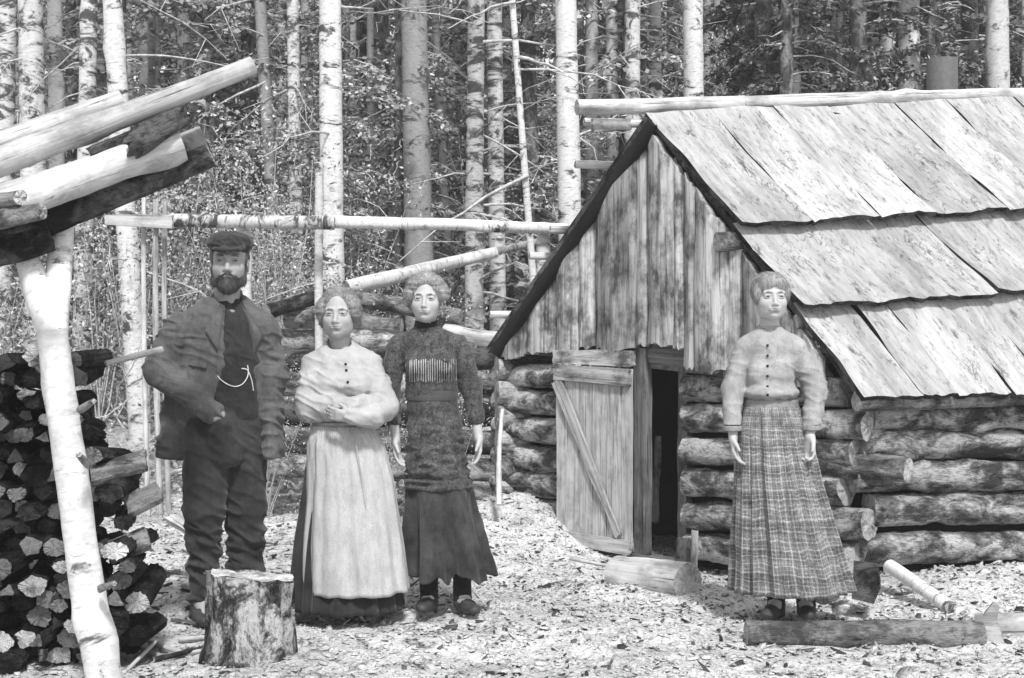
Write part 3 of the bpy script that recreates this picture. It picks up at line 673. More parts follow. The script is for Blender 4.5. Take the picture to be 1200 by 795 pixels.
# ------------------------------------------------------------ forest
def cards(P, D, s, r, flat=.5):
    """leaf triangles/quads at points P with preferred directions D"""
    n = len(P); a = r.normal(size=(n, 3)); D = D+a*flat; D /= np.linalg.norm(D, axis=1)[:, None]+1e-9
    b = np.cross(D, r.normal(size=(n, 3))); b /= np.linalg.norm(b, axis=1)[:, None]+1e-9
    s = np.asarray(s)[:, None]
    V = np.stack([P-D*s*.1, P+D*s*.5+b*s*.28, P+D*s, P+D*s*.5-b*s*.28], 1).reshape(-1, 3)
    i = (np.arange(n)*4)[:, None]; return V, np.concatenate([i, i+1, i+2, i+3], 1)
def tube_np(path, r0, r1, sides=5):
    path = np.asarray(path, float); n = len(path); tg = np.gradient(path, axis=0); tg /= np.linalg.norm(tg, axis=1)[:, None]+1e-9
    up = np.array([.3, .9, .2]); u = np.cross(tg, up); u /= np.linalg.norm(u, axis=1)[:, None]+1e-9; v = np.cross(tg, u)
    th = np.linspace(0, 2*np.pi, sides, endpoint=False); rr = np.linspace(r0, r1, n)
    V = path[:, None]+rr[:, None, None]*(np.cos(th)[None, :, None]*u[:, None]+np.sin(th)[None, :, None]*v[:, None])
    idx = np.arange(n*sides).reshape(n, sides); nx = np.roll(idx, -1, axis=1)
    return V.reshape(-1, 3), np.stack([idx[:-1], nx[:-1], nx[1:], idx[1:]], -1).reshape(-1, 4)
def joinVF(L):
    Vs, Fs, o = [], [], 0
    for V, Fc in L: Vs.append(V); Fs.append(Fc+o); o += len(V)
    return np.concatenate(Vs), np.concatenate(Fs)
def conifer_proto(seed, H=11, rad=1.5, dens=1.0, low=.3, leaf=.07, sparse=0.2):
    r = np.random.default_rng(seed); P, D, S, tw = [], [], [], []
    z = low
    while z < H:
        t = z/H; L = rad*(1-t*.85)*r.uniform(.45, 1.15)
        for k in range(r.integers(2, 4)):
            a = r.uniform(0, 6.28); n = 7; q = np.linspace(0, 1, n); dz = (.25*q-.55*q**1.7)*L+r.normal(0, .05)
            path = np.stack([np.cos(a)*q*L, np.sin(a)*q*L, z+dz], -1); path += r.normal(0, .03, path.shape)*q[:, None]
            tw.append(tube_np(path, .014, .004, 4))
            if r.random() < sparse: continue
            m = int(150*dens*L); qq = r.random(m)**.7*.9+.1; base = np.stack([np.interp(qq, q, path[:, i]) for i in range(3)], -1)
            side = np.array([-np.sin(a), np.cos(a), 0]); w = r.normal(0, .22, m)*L*.45*(1.1-qq)
            pp = base+side*w[:, None]+np.stack([0*qq, 0*qq, -np.abs(w)*.35+r.normal(0, .03, m)], -1)
            dd = np.array([np.cos(a), np.sin(a), -.35])[None]*.7+side*np.sign(w)[:, None]*.7
            P.append(pp); D.append(dd); S.append(leaf*r.uniform(.5, 1.4, m))
        z += r.uniform(.10, .24)
    V, Fc = cards(np.concatenate(P), np.concatenate(D), np.concatenate(S), r, .35)
    return V, Fc, joinVF(tw)
def leafy_proto(seed, H=5, rad=1.1, n=2600, leaf=.06):
    r = np.random.default_rng(seed); cl = r.normal(size=(26, 3))*np.array([rad*.5, rad*.5, H*.25])+np.array([0, 0, H*.5])
    c = cl[r.integers(0, 26, n)]; P = c+r.normal(size=(n, 3))*np.array([.28, .28, .22]); D = r.normal(size=(n, 3))
    tw = [tube_np(np.stack([np.linspace(0, q[0], 6), np.linspace(0, q[1], 6), np.linspace(0, q[2], 6)**1.0], -1)+r.normal(0, .03, (6, 3)), .02, .005, 4) for q in cl[:16]]
    V, Fc = cards(P, D, leaf*r.uniform(.5, 1.4, n), r, .4); return V, Fc, joinVF(tw)
def trunk_proto(seed, H, r0, r1):
    V, F_, fm = log_geo(H, r0, r1, rough=.06, bend=.006, sides=12, step=.25, seed=seed, knots=6)
    return V, F_, fm
protos = []
for i in range(6):
    V, Fc, tw = conifer_proto(900+i, H=10+i % 3, rad=[1.3, 1.7, 1.5, 1.1, 1.9, 1.4][i], dens=[1.1, .8, 1.0, 1.1, .8, .6][i], low=[.2, .6, 1.0, .2, 1.4, .3][i], leaf=[.075, .085, .07, .08, .09, .08][i], sparse=[.1, .3, .4, .1, .35, .5][i])
    cm = mesh_from('crown', V, Fc, M['needle' if i in (0, 3) else 'needle_mid'], False)
    bm_ = mesh_from('branches', tw[0], tw[1], M['twig'], True)
    tv, tf, fm = trunk_proto(70+i, 11, .12, .03); tm = mesh_from('trunk', tv, tf, [M['bark_mid'], M['cut']], True, fm)
    protos.append((cm, bm_, tm))
lf = []
for i in range(3):
    V, Fc, tw = leafy_proto(800+i, [4.5, 3.2, 6][i], [1.1, .9, 1.2][i], [2600, 1800, 3200][i], .065)
    lf.append((mesh_from('crown', V, Fc, M['leaf'], False), mesh_from('branches', tw[0], tw[1], M['twig'], True)))
UP = Matrix(((0, 0, 1, 0), (0, 1, 0, 0), (-1, 0, 0, 0), (0, 0, 0, 1)))
UP = frame((0, 0, 0), (0, 0, 1))
def conifer(x, y, i, s, label, group, cat='conifer'):
    z = T(x, y)-.1; t = empty('conifer_tree', (x, y, z), label, cat, group)
    Mw = Matrix.Translation((x, y, z)) @ Matrix.Rotation(random.uniform(0, 6.28), 4, 'Z') @ Matrix.Scale(s, 4)
    cm, bm_, tm = protos[i]
    place('crown', cm, Mw, t); place('branches', bm_, Mw, t); place('trunk', tm, Mw @ UP, t)
def bush(x, y, i, s, label, group):
    z = T(x, y)-.1; t = empty('sapling', (x, y, z), label, 'sapling', group)
    Mw = Matrix.Translation((x, y, z)) @ Matrix.Rotation(random.uniform(0, 6.28), 4, 'Z') @ Matrix.Scale(s, 4)
    place('crown', lf[i][0], Mw, t); place('stems', lf[i][1], Mw, t)
rf = random.Random(21)
def free(x, y):
    return not (-.9 < x < 6.5 and 6 < y < 14.2)
pts = []
for k in range(4000):
    y = rf.uniform(13.2, 33); x = rf.uniform(-.46*y-1, .46*y+1)
    if not free(x, y): continue
    if all((x-a)**2+(y-b)**2 > (1.15+.035*y)**2 for a, b in pts): pts.append((x, y))
    if len(pts) >= 120: break
for x, y in pts:
    px = CX+x/y*F
    if px > 820 or (200 < px < 300 and y < 20): i = rf.choice([0, 3, 0, 2])
    elif px < 180: i = rf.choice([2, 5, 4, 5])
    else: i = rf.choice([1, 2, 4, 5, 2, 0])
    conifer(x, y, i, rf.uniform(.8, 1.25), 'shaggy conifer standing in the dense wood behind the clearing', 'conifers in the wood')
# conifers that stand out
for px, Y, i, s, lab in ((1010, 14.6, 0, 1.1, 'dark conifer behind the roof between the slim and the thick pale trunks'), (900, 15.2, 3, 1.1, 'dark conifer behind the ridge pole left of the slim pale trunk'), (1130, 15.4, 5, 1.1, 'bare twigged conifer behind the stovepipe'), (470, 14.0, 2, .9, 'dark sagging conifer behind the tall girl, right of the main birch'), (245, 14.6, 1, .9, 'loose conifer behind the tip of the leaning logs'), (625, 15.4, 1, 1.0, 'shaggy conifer right behind the left end of the ridge pole')):
    conifer((px-CX)/F*Y, Y, i, s, lab, None)
k = 0
for _ in range(900):
    y = rf.uniform(10.8, 26) if _ % 7 else rf.uniform(10.5, 13); x = rf.uniform(-.42*y, .42*y)
    if not free(x, y): continue
    bush(x, y, rf.randrange(3), rf.uniform(.35, .8) if y < 16 else rf.uniform(.5, 1.1), 'young leafy sapling growing among the trunks of the wood', 'saplings in the wood'); k += 1
    if k >= 90: break
for sx, sy, sc in ((-1.75, 9.0, .22), (-1.35, 9.1, .26), (-.95, 8.95, .2), (-.5, 9.0, .24), (-1.1, 10.5, .38), (-.4, 10.6, .36), (-1.6, 10.6, .36), (-.1, 9.3, .2)):
    bush(sx, sy, rf.randrange(3), sc, 'low leafy scrub growing against the stacked logs behind the group', 'scrub by the stacked logs')
# pale trunks, placed one by one:  px at y=100, px at lower end, width px, depth, material
pale_trunks = [(38, 44, 30, 12.0, 'birch_spot', 'thick mottled pale trunk at the far left above the leaning logs'),
 (66, 70, 18, 13.5, 'birch', 'pale trunk second from the left edge above the leaning logs'),
 (104, 96, 20, 11.5, 'birch_spot', 'pale trunk passing down behind the white forked post'),
 (140, 158, 24, 11.0, 'birch', 'pale trunk leaning slightly right, left of the three thin sticks'),
 (170, 172, 12, 15, 'birch_grey', 'slim grey trunk above the board rail'),
 (8, 2, 22, 13, 'birch_spot', 'pale trunk cut by the left edge of the view'),
 (312, 330, 15, 14, 'birch_grey', 'grey slanting trunk above the man\'s right shoulder side'),
 (346, 350, 15, 13, 'birch_spot', 'mottled slim trunk left of the main birch'),
 (390, 391, 27, 11.2, 'birch', 'straight main birch rising above the older woman\'s head'),
 (436, 436, 9, 16, 'birch_grey', 'very slim trunk right of the main birch'),
 (489, 494, 33, 13.5, 'birch_grey', 'broad grey rough trunk above the tall girl\'s head'),
 (516, 530, 10, 15, 'birch_grey', 'slim trunk close right of the broad grey trunk'),
 (560, 556, 21, 12.5, 'birch_spot', 'left one of the twin spotted trunks left of the cabin'),
 (583, 585, 19, 12.7, 'birch_spot', 'right one of the twin spotted trunks left of the cabin'),
 (611, 632, 8, 11, 'birch', 'thin pale sapling stem leaning right onto the rail'),
 (668, 672, 27, 12, 'birch', 'thick pale trunk touching the left end of the ridge pole'),
 (696, 696, 16, 15, 'birch_grey', 'grey trunk behind the left end of the ridge pole'),
 (720, 722, 15, 15, 'birch_spot', 'spotted trunk second behind the ridge pole\'s left part'),
 (744, 742, 20, 14.5, 'birch_spot', 'spotted thick trunk above the roof peak'),
 (771, 772, 16, 15.5, 'birch_spot', 'spotted trunk just right of the roof peak'),
 (816, 818, 25, 14.2, 'birch', 'pale broad trunk above the upper left part of the roof'),
 (933, 942, 19, 14.8, 'birch', 'slim pale trunk leaning left above the middle of the roof'),
 (1069, 1068, 26, 14.6, 'birch', 'smooth thick pale trunk left of the stovepipe'),
 (1173, 1173, 28, 14.6, 'birch', 'smooth thick pale trunk right of the stovepipe near the edge'),
 (985, 976, 9, 16, 'birch_grey', 'broken thin stem among the dark needles above the roof'),
 (1240, 1238, 26, 15, 'birch', 'pale trunk beyond the right edge of the view')]
def pale_tree(x1, x2, w, Y, mat, lab, group=None, nb=14, Ht=9.0):
    b = W(x2+(x2-x1)*.5, 470, Y); zb = T(b.x, Y)-.15
    tt = W(x1, 100, Y); m2 = W(x2, 400, Y); slope = (tt.x-m2.x)/(tt.z-m2.z)
    bx = m2.x+(zb-m2.z)*slope; topz = Ht; tx = m2.x+(topz-m2.z)*slope
    r = w/F*Y/2; t = empty('pale_tree', (bx, Y, zb), lab, 'tree', group)
    log('trunk', (bx, Y, zb), (tx, Y+.1, topz), r*1.12, r*.72, mat, parent=t, rough=.045, bend=.003, sides=16, step=.12, knots=10)
    rr = np.random.default_rng(int(x1)+5); L = []
    for i in range(nb):
        z = rr.uniform(max(zb+1.0, .8), 7.5); a = rr.uniform(0, 6.28); l = rr.uniform(.3, 1.3); q = np.linspace(0, 1, 7)
        px_ = m2.x+(z-m2.z)*slope
        pth = np.stack([px_+np.cos(a)*l*q, Y+np.sin(a)*l*q*.8, z+l*(rr.uniform(-.5, .5)*q-.25*q*q)], -1)+rr.normal(0, .02, (7, 3))*q[:, None]
        L = [tube_np(pth, rr.uniform(.008, .02), .003, 5)]
        for j in range(2):
            s = pth[rr.integers(2, 6)]; d = rr.normal(size=3); d /= np.linalg.norm(d); L.append(tube_np(s+np.linspace(0, 1, 4)[:, None]*d*l*.35, .006, .002, 4))
        V, Fc = joinVF(L); wobj('branch', V, Fc, M['twig'], t)
for a in pale_trunks: pale_tree(*a)
for i in range(64):
    Y = rf.uniform(16, 30); px = rf.uniform(-10, 1210)
    pale_tree(px, px+rf.uniform(-6, 6), rf.uniform(7, 15), Y, rf.choice(['birch', 'birch_grey', 'birch_spot']), 'slim pale trunk deep in the wood behind the clearing', 'slim trunks deep in the wood', 5, 11)
# far wood as one mass and undergrowth
r = np.random.default_rng(77); n = 70000
P = np.stack([r.uniform(-24, 24, n), r.uniform(33, 40, n), 0*r.random(n)], -1); P[:, 2] = terr(P[:, 0], P[:, 1])+r.random(n)*14
V, Fc = cards(P, r.normal(size=(n, 3))+np.array([0, 0, -.4]), .34*r.uniform(.5, 1.4, n), r, .3)
tag(place('far_wood', mesh_from('far_wood', V, Fc, M['leaf_far'], False)), 'dense distant woodland foliage closing the view behind all trunks', 'woodland', kind='stuff')
n = 42000; y = 9.6+(r.random(n)**1.3)*22; x = r.uniform(-.46, .46, n)*y
k = ~((x > -.7) & (x < 6.5) & (y < 12)); dn_ = fbm(np.stack([x*.8, y*.8, x*0], -1), 61, 2); k &= dn_+r.normal(0, .35, n) > -.15
x, y = x[k], y[k]; hgt = .08+.35*np.clip(dn_[k]+.3, 0, 1)
P = np.stack([x, y, terr(x, y)+r.random(len(x))*hgt], -1)
V, Fc = cards(P, r.normal(size=P.shape)+np.array([0, 0, .8]), .055*r.uniform(.5, 1.6, len(x)), r, .4)
tag(place('undergrowth', mesh_from('undergrowth', V, Fc, M['leaf'], False)), 'low leafy undergrowth covering the forest floor', 'undergrowth', kind='stuff')
L = []
for i in range(620):
    y = 9.8+r.random()**1.4*14; x = r.uniform(-.45, .45)*y
    if -.5 < x < 6.5 and y < 12.5: continue
    l = r.uniform(.3, 1.6); a = r.uniform(0, 6.28); q = np.linspace(0, 1, 6); z = T(x, y)
    pth = np.stack([x+np.cos(a)*l*q, y+np.sin(a)*l*q, z+.05+q*l*r.uniform(-.05, .55)], -1)+r.normal(0, .03, (6, 3)); L.append(tube_np(pth, r.uniform(.006, .022), .004, 5))
V, Fc = joinVF(L); tag(place('brushwood', mesh_from('brushwood', V, Fc, M['twig'], True)), 'tangle of dead sticks littering the forest floor', 'brushwood', kind='stuff')

# ------------------------------------------------------------ air
hz = bpy.data.materials.new('haze'); hz.use_nodes = True; nt = hz.node_tree; nt.nodes.clear()
out = nt.nodes.new('ShaderNodeOutputMaterial'); pv = nt.nodes.new('ShaderNodeVolumePrincipled')
pv.inputs['Color'].default_value = (.95, .95, .95, 1); pv.inputs['Density'].default_value = .0028; pv.inputs['Anisotropy'].default_value = 0.0
nt.links.new(pv.outputs[0], out.inputs['Volume'])
V = [(x, y, z) for z in (-3, 18) for x, y in ((-125, -62), (125, -62), (125, 165), (-125, 165))]
tag(wobj('haze', V, [(0, 3, 2, 1), (4, 5, 6, 7), (0, 1, 5, 4), (1, 2, 6, 5), (2, 3, 7, 6), (3, 0, 4, 7)], hz, smooth=False, origin=(0, 0, 0)), 'thin pale haze in the air between the trees', 'haze', kind='stuff')
# ------------------------------------------------------------ people
def axis(lo, hi, fine, step, bands):
    """grid coordinates, fine inside the bands, coarse elsewhere"""
    out = [lo]
    while out[-1] < hi:
        v = out[-1]; s = fine if any(a <= v <= b for a, b in bands) else step; out.append(v+s)
    return np.array(out)
class Fld:
    def __init__(s, xs, ys, zs): s.x, s.y, s.z = xs, ys, zs; s.d = np.ones((len(xs), len(ys), len(zs)), np.float32)
    def blk(s, lo, hi):
        r = []
        for a, l, h in ((s.x, lo[0], hi[0]), (s.y, lo[1], hi[1]), (s.z, lo[2], hi[2])):
            r.append(slice(max(0, np.searchsorted(a, l)-1), min(len(a), np.searchsorted(a, h)+1)))
        return tuple(r)
    def op(s, fn, lo, hi, k=.01, cut=False, inter=False):
        m = .03+k; b = s.blk([v-m for v in lo], [v+m for v in hi])
        if any(q.stop <= q.start for q in b): return
        X, Y, Z = np.meshgrid(s.x[b[0]], s.y[b[1]], s.z[b[2]], indexing='ij', sparse=True); n = fn(X, Y, Z); o = s.d[b]
        if cut: n = -n; h = np.clip(.5-.5*(o-n)/k, 0, 1)*1.0; s.d[b] = o*(1-h)+n*h+k*h*(1-h)   # smooth max
        else: h = np.clip(.5+.5*(o-n)/k, 0, 1); s.d[b] = o*(1-h)+n*h-k*h*(1-h)
    def cap(s, a, b, r0, r1=None, k=.02, flat=(1, 1, 1), cut=False):
        r1 = r0 if r1 is None else r1; a, b = np.array(a, float), np.array(b, float); fl = np.array(flat, float)
        A, B = a/fl, b/fl; ba = B-A; L2 = max(ba@ba, 1e-9); rm = max(r0, r1)
        def fn(X, Y, Z):
            X, Y, Z = X/fl[0]-A[0], Y/fl[1]-A[1], Z/fl[2]-A[2]
            t = np.clip((X*ba[0]+Y*ba[1]+Z*ba[2])/L2, 0, 1)
            return (np.sqrt((X-t*ba[0])**2+(Y-t*ba[1])**2+(Z-t*ba[2])**2)-(r0+(r1-r0)*t))*fl.min()
        e = rm*fl; s.op(fn, np.minimum(a, b)-e, np.maximum(a, b)+e, k, cut)
    def ell(s, c, r, k=.02, rot=None, cut=False):
        c = np.array(c, float); r = np.array(r, float); Rm = np.eye(3) if rot is None else np.array(rot)
        def fn(X, Y, Z):
            x, y, z = X-c[0], Y-c[1], Z-c[2]
            u = (x*Rm[0, 0]+y*Rm[1, 0]+z*Rm[2, 0])/r[0]; v = (x*Rm[0, 1]+y*Rm[1, 1]+z*Rm[2, 1])/r[1]; w = (x*Rm[0, 2]+y*Rm[1, 2]+z*Rm[2, 2])/r[2]
            k0 = np.sqrt(u*u+v*v+w*w); k1 = np.sqrt((u/r[0])**2+(v/r[1])**2+(w/r[2])**2)
            return k0*(k0-1)/np.maximum(k1, 1e-6)
        m = r.max(); s.op(fn, c-m, c+m, k, cut)
    def zclip(s, z, below=True):     # remove everything below (or above) z
        Z = s.z[None, None, :]; s.d = np.maximum(s.d, (z-Z) if below else (Z-z)).astype(np.float32)
    def mesh(s):
        d = s.d; I = d < 0; nx, ny, nz = d.shape
        c = sum(I[i:nx-1+i, j:ny-1+j, k:nz-1+k].astype(np.int8) for i in (0, 1) for j in (0, 1) for k in (0, 1))
        act = np.argwhere((c > 0) & (c < 8)); num = -np.ones(c.shape, np.int32); num[tuple(act.T)] = np.arange(len(act))
        acc = np.zeros((len(act), 3)); cnt = np.zeros(len(act)); ax = (s.x, s.y, s.z)
        cor = [(i, j, k) for i in (0, 1) for j in (0, 1) for k in (0, 1)]
        for p in cor:
            for q in range(3):
                if p[q]: continue
                p2 = list(p); p2[q] = 1; a = act+np.array(p); b = act+np.array(p2)
                da = d[tuple(a.T)]; db = d[tuple(b.T)]; m = (da < 0) != (db < 0); t = np.where(m, da/np.where(m, da-db, 1), 0)
                pos = np.stack([ax[i][a[:, i]]+(ax[i][b[:, i]]-ax[i][a[:, i]])*t for i in range(3)], -1)
                acc[m] += pos[m]; cnt[m] += 1
        V = acc/np.maximum(cnt, 1)[:, None]; Fs = []
        for q in range(3):
            sl0 = [slice(1, -1)]*3; sl0[q] = slice(0, -1); sl1 = [slice(1, -1)]*3; sl1[q] = slice(1, None)
            A = I[tuple(sl0)]; B = I[tuple(sl1)]; off = np.array([1, 1, 1]); off[q] = 0; u, v = [(1, 2), (2, 0), (0, 1)][q]
            for m, rev in ((A & ~B, False), (~A & B, True)):
                e = np.argwhere(m)+off; du = np.zeros(3, int); du[u] = 1; dv = np.zeros(3, int); dv[v] = 1
                quad = [num[tuple((e-du-dv).T)], num[tuple((e-dv).T)], num[tuple(e.T)], num[tuple((e-du).T)]]
                if rev: quad = quad[::-1]
                Fs.append(np.stack(quad, -1))
        Fs = np.concatenate(Fs); Fs = Fs[(Fs >= 0).all(1)]; return V, Fs
def vnormals(V, Fc):
    n = np.cross(V[Fc[:, 2]]-V[Fc[:, 0]], V[Fc[:, 3]]-V[Fc[:, 1]]); N_ = np.zeros_like(V)
    for i in range(4): np.add.at(N_, Fc[:, i], n)
    return N_/(np.linalg.norm(N_, axis=1)[:, None]+1e-9)
def relax(V, Fc, it=1, w=.5):
    for _ in range(it):
        S = np.zeros_like(V); c = np.zeros(len(V))
        for i in range(4):
            a, b = Fc[:, i], Fc[:, (i+1) % 4]; np.add.at(S, a, V[b]); np.add.at(c, a, 1); np.add.at(S, b, V[a]); np.add.at(c, b, 1)
        V = V*(1-w)+w*S/np.maximum(c, 1)[:, None]
    return V
def ridged(P, s=0): return 1-np.abs(fbm(P, s, 2))*1.6
def folds(amp=.008, sc=(7, 7, 18), seed=1, fine=.0015):
    def f(V, N_):
        W_ = V+.02*np.stack([fbm(V*5, seed+31, 1), fbm(V*5+9, seed+32, 1), fbm(V*5+17, seed+33, 1)], -1)*1.5
        W_ = W_ @ np.array([[1, 0, .35], [0, 1, .2], [-.35, 0, 1]])
        a = np.clip(ridged(W_*np.array(sc), seed), -.3, 1); a = np.sign(a)*np.abs(a)**1.7; b = fbm(V*np.array(sc)*.3, seed+4, 2)
        return V+N_*((a-.3)*amp*(.5+1.1*np.clip(b+.4, 0, 1))+fbm(V*55, seed+9, 2)*fine)[:, None]
    return f
def cloth(name, F_, mat, parent, post=None, rl=1):
    V, Fc = F_.mesh(); V = relax(V, Fc, rl)
    if post: V = post(V, vnormals(V, Fc))
    return wobj(name, V, Fc, mat, parent)
def m_cloth(name, v, weave=220, var=.18, blot=.3, rough=.95):
    m, nt, b = newmat(name, rough, .1); c0 = coords(nt, (1, 1, 1), rand=False)
    n1 = noise(nt, c0, 7, 5, .65); n2 = noise(nt, c0, weave, 2, .7); n3 = noise(nt, coords(nt, (1, 1, .35), rand=False), 38, 4, .7)
    c = ramp(nt, n1, [(.3, v*(1-blot)), (.65, v*(1+blot*.5))]); c = mul(nt, c, ramp(nt, n2, [(.3, 1-var*2), (.7, 1)])); c = mul(nt, c, ramp(nt, n3, [(.3, 1-var*1.6), (.6, 1)]))
    nt.links.new(c, b.inputs['Base Color']); b.inputs['Sheen Weight'].default_value = .15 if v < .3 else 0
    bump(nt, b, mul(nt, n2, n3, .6, 'ADD'), .35, .004); return m
def m_skin():
    m, nt, b = newmat('skin', .6, .3); at = N(nt, 'ShaderNodeAttribute', attribute_name='tone'); c0 = coords(nt, (1, 1, 1), rand=False)
    n = noise(nt, c0, 60, 3, .6); c = mul(nt, at.outputs['Color'], ramp(nt, n, [(.3, .90), (.7, 1.0)])); nt.links.new(c, b.inputs['Base Color'])
    b.inputs['Subsurface Weight'].default_value = .12; b.inputs['Subsurface Radius'].default_value = (.006, .006, .006)
    return m
def m_hair(name, v):
    m, nt, b = newmat(name, .6, .35); c0 = coords(nt, (1, 1, .18), rand=False); n = noise(nt, c0, 160, 4, .7); n2 = noise(nt, coords(nt, (1, 1, 1), rand=False), 18, 3, .6)
    c = ramp(nt, n, [(.3, v*.45), (.7, v*1.5)]); c = mul(nt, c, ramp(nt, n2, [(.3, .7), (.7, 1)])); nt.links.new(c, b.inputs['Base Color']); bump(nt, b, n, .6, .004); return m
M['skin'] = m_skin(); M['hair_mid'] = m_hair('hair_mid', .28); M['hair_light'] = m_hair('hair_light', .36); M['hair_dark'] = m_hair('hair_dark', .10); M['beard'] = m_hair('beard', .07)
M['jacket'] = m_cloth('jacket_cloth', .135); M['vest'] = m_cloth('waistcoat_cloth', .045); M['trouser'] = m_cloth('trouser_cloth', .055, blot=.45)
M['white_cloth'] = m_cloth('white_cloth', .43, var=.08, blot=.12); M['apron'] = m_cloth('apron_cloth', .50, var=.14, blot=.12); M['black_cloth'] = m_cloth('black_cloth', .022); M['dark_cloth'] = m_cloth('dark_skirt_cloth', .038, blot=.5)
M['tunic'] = m_cloth('tunic_cloth', .13, weave=120, var=.4, blot=.4); M['pale_blouse'] = m_cloth('grey_blouse', .38, var=.14, blot=.25); M['leather'] = m_plain('boot_leather', .04, .6, .4)
M['eye_white'] = m_plain('eye_white', .20, .3, .5, 40, .02, 0); M['iris'] = m_plain('iris', .05, .2, .6, 40, .1, 0); M['brow'] = m_hair('brow', .13); M['brow_pale'] = m_hair('brow_pale', .22)
def m_plaid():
    m, nt, b = newmat('plaid_cloth', .95, .1); tc = N(nt, 'ShaderNodeTexCoord'); sx = N(nt, 'ShaderNodeSeparateXYZ'); wnz = N(nt, 'ShaderNodeTexNoise'); wnz.inputs['Scale'].default_value = 9; nt.links.new(tc.outputs['Object'], wnz.inputs['Vector']); wsc = N(nt, 'ShaderNodeVectorMath', operation='MULTIPLY_ADD'); wsc.inputs[1].default_value = (.012, .05, 0); nt.links.new(wnz.outputs['Color'], wsc.inputs[0]); nt.links.new(tc.outputs['UV'], wsc.inputs[2]); nt.links.new(wsc.outputs[0], sx.inputs[0])
    def lines(sock, n, w, ph=0.0):
        a = N(nt, 'ShaderNodeMath', operation='MULTIPLY_ADD'); nt.links.new(sock, a.inputs[0]); a.inputs[1].default_value = n; a.inputs[2].default_value = ph
        f = N(nt, 'ShaderNodeMath', operation='FRACT'); nt.links.new(a.outputs[0], f.inputs[0])
        l = N(nt, 'ShaderNodeMath', operation='LESS_THAN'); nt.links.new(f.outputs[0], l.inputs[0]); l.inputs[1].default_value = w; return l.outputs[0]
    u, v = sx.outputs['X'], sx.outputs['Y']; tot = None
    for s, n, w, ph, k in ((u, 50, .17, 0, .11), (u, 50, .12, .45, .06), (v, 25, .17, 0, .12), (v, 25, .12, .4, .07), (u, 22, .4, .2, -.05), (v, 8.5, .35, .1, -.05)):
        q = N(nt, 'ShaderNodeMath', operation='MULTIPLY'); nt.links.new(lines(s, n, w, ph), q.inputs[0]); q.inputs[1].default_value = k
        if tot is None: tot = q.outputs[0]
        else: ad = N(nt, 'ShaderNodeMath', operation='ADD'); nt.links.new(tot, ad.inputs[0]); nt.links.new(q.outputs[0], ad.inputs[1]); tot = ad.outputs[0]
    ad = N(nt, 'ShaderNodeMath', operation='ADD'); nt.links.new(tot, ad.inputs[0]); ad.inputs[1].default_value = .19
    c0 = coords(nt, (1, 1, 1), rand=False); n1 = noise(nt, c0, 140, 3, .7); n2 = noise(nt, c0, 14, 5, .7)
    cc = N(nt, 'ShaderNodeCombineColor'); [nt.links.new(ad.outputs[0], cc.inputs[i]) for i in range(3)]
    c = mul(nt, cc.outputs[0], ramp(nt, n1, [(.3, .45), (.65, 1.2)])); c = mul(nt, c, ramp(nt, n2, [(.3, .55), (.6, 1.3)]))
    nt.links.new(c, b.inputs['Base Color']); bump(nt, b, n1, .3, .003); return m
M['plaid'] = m_plaid()

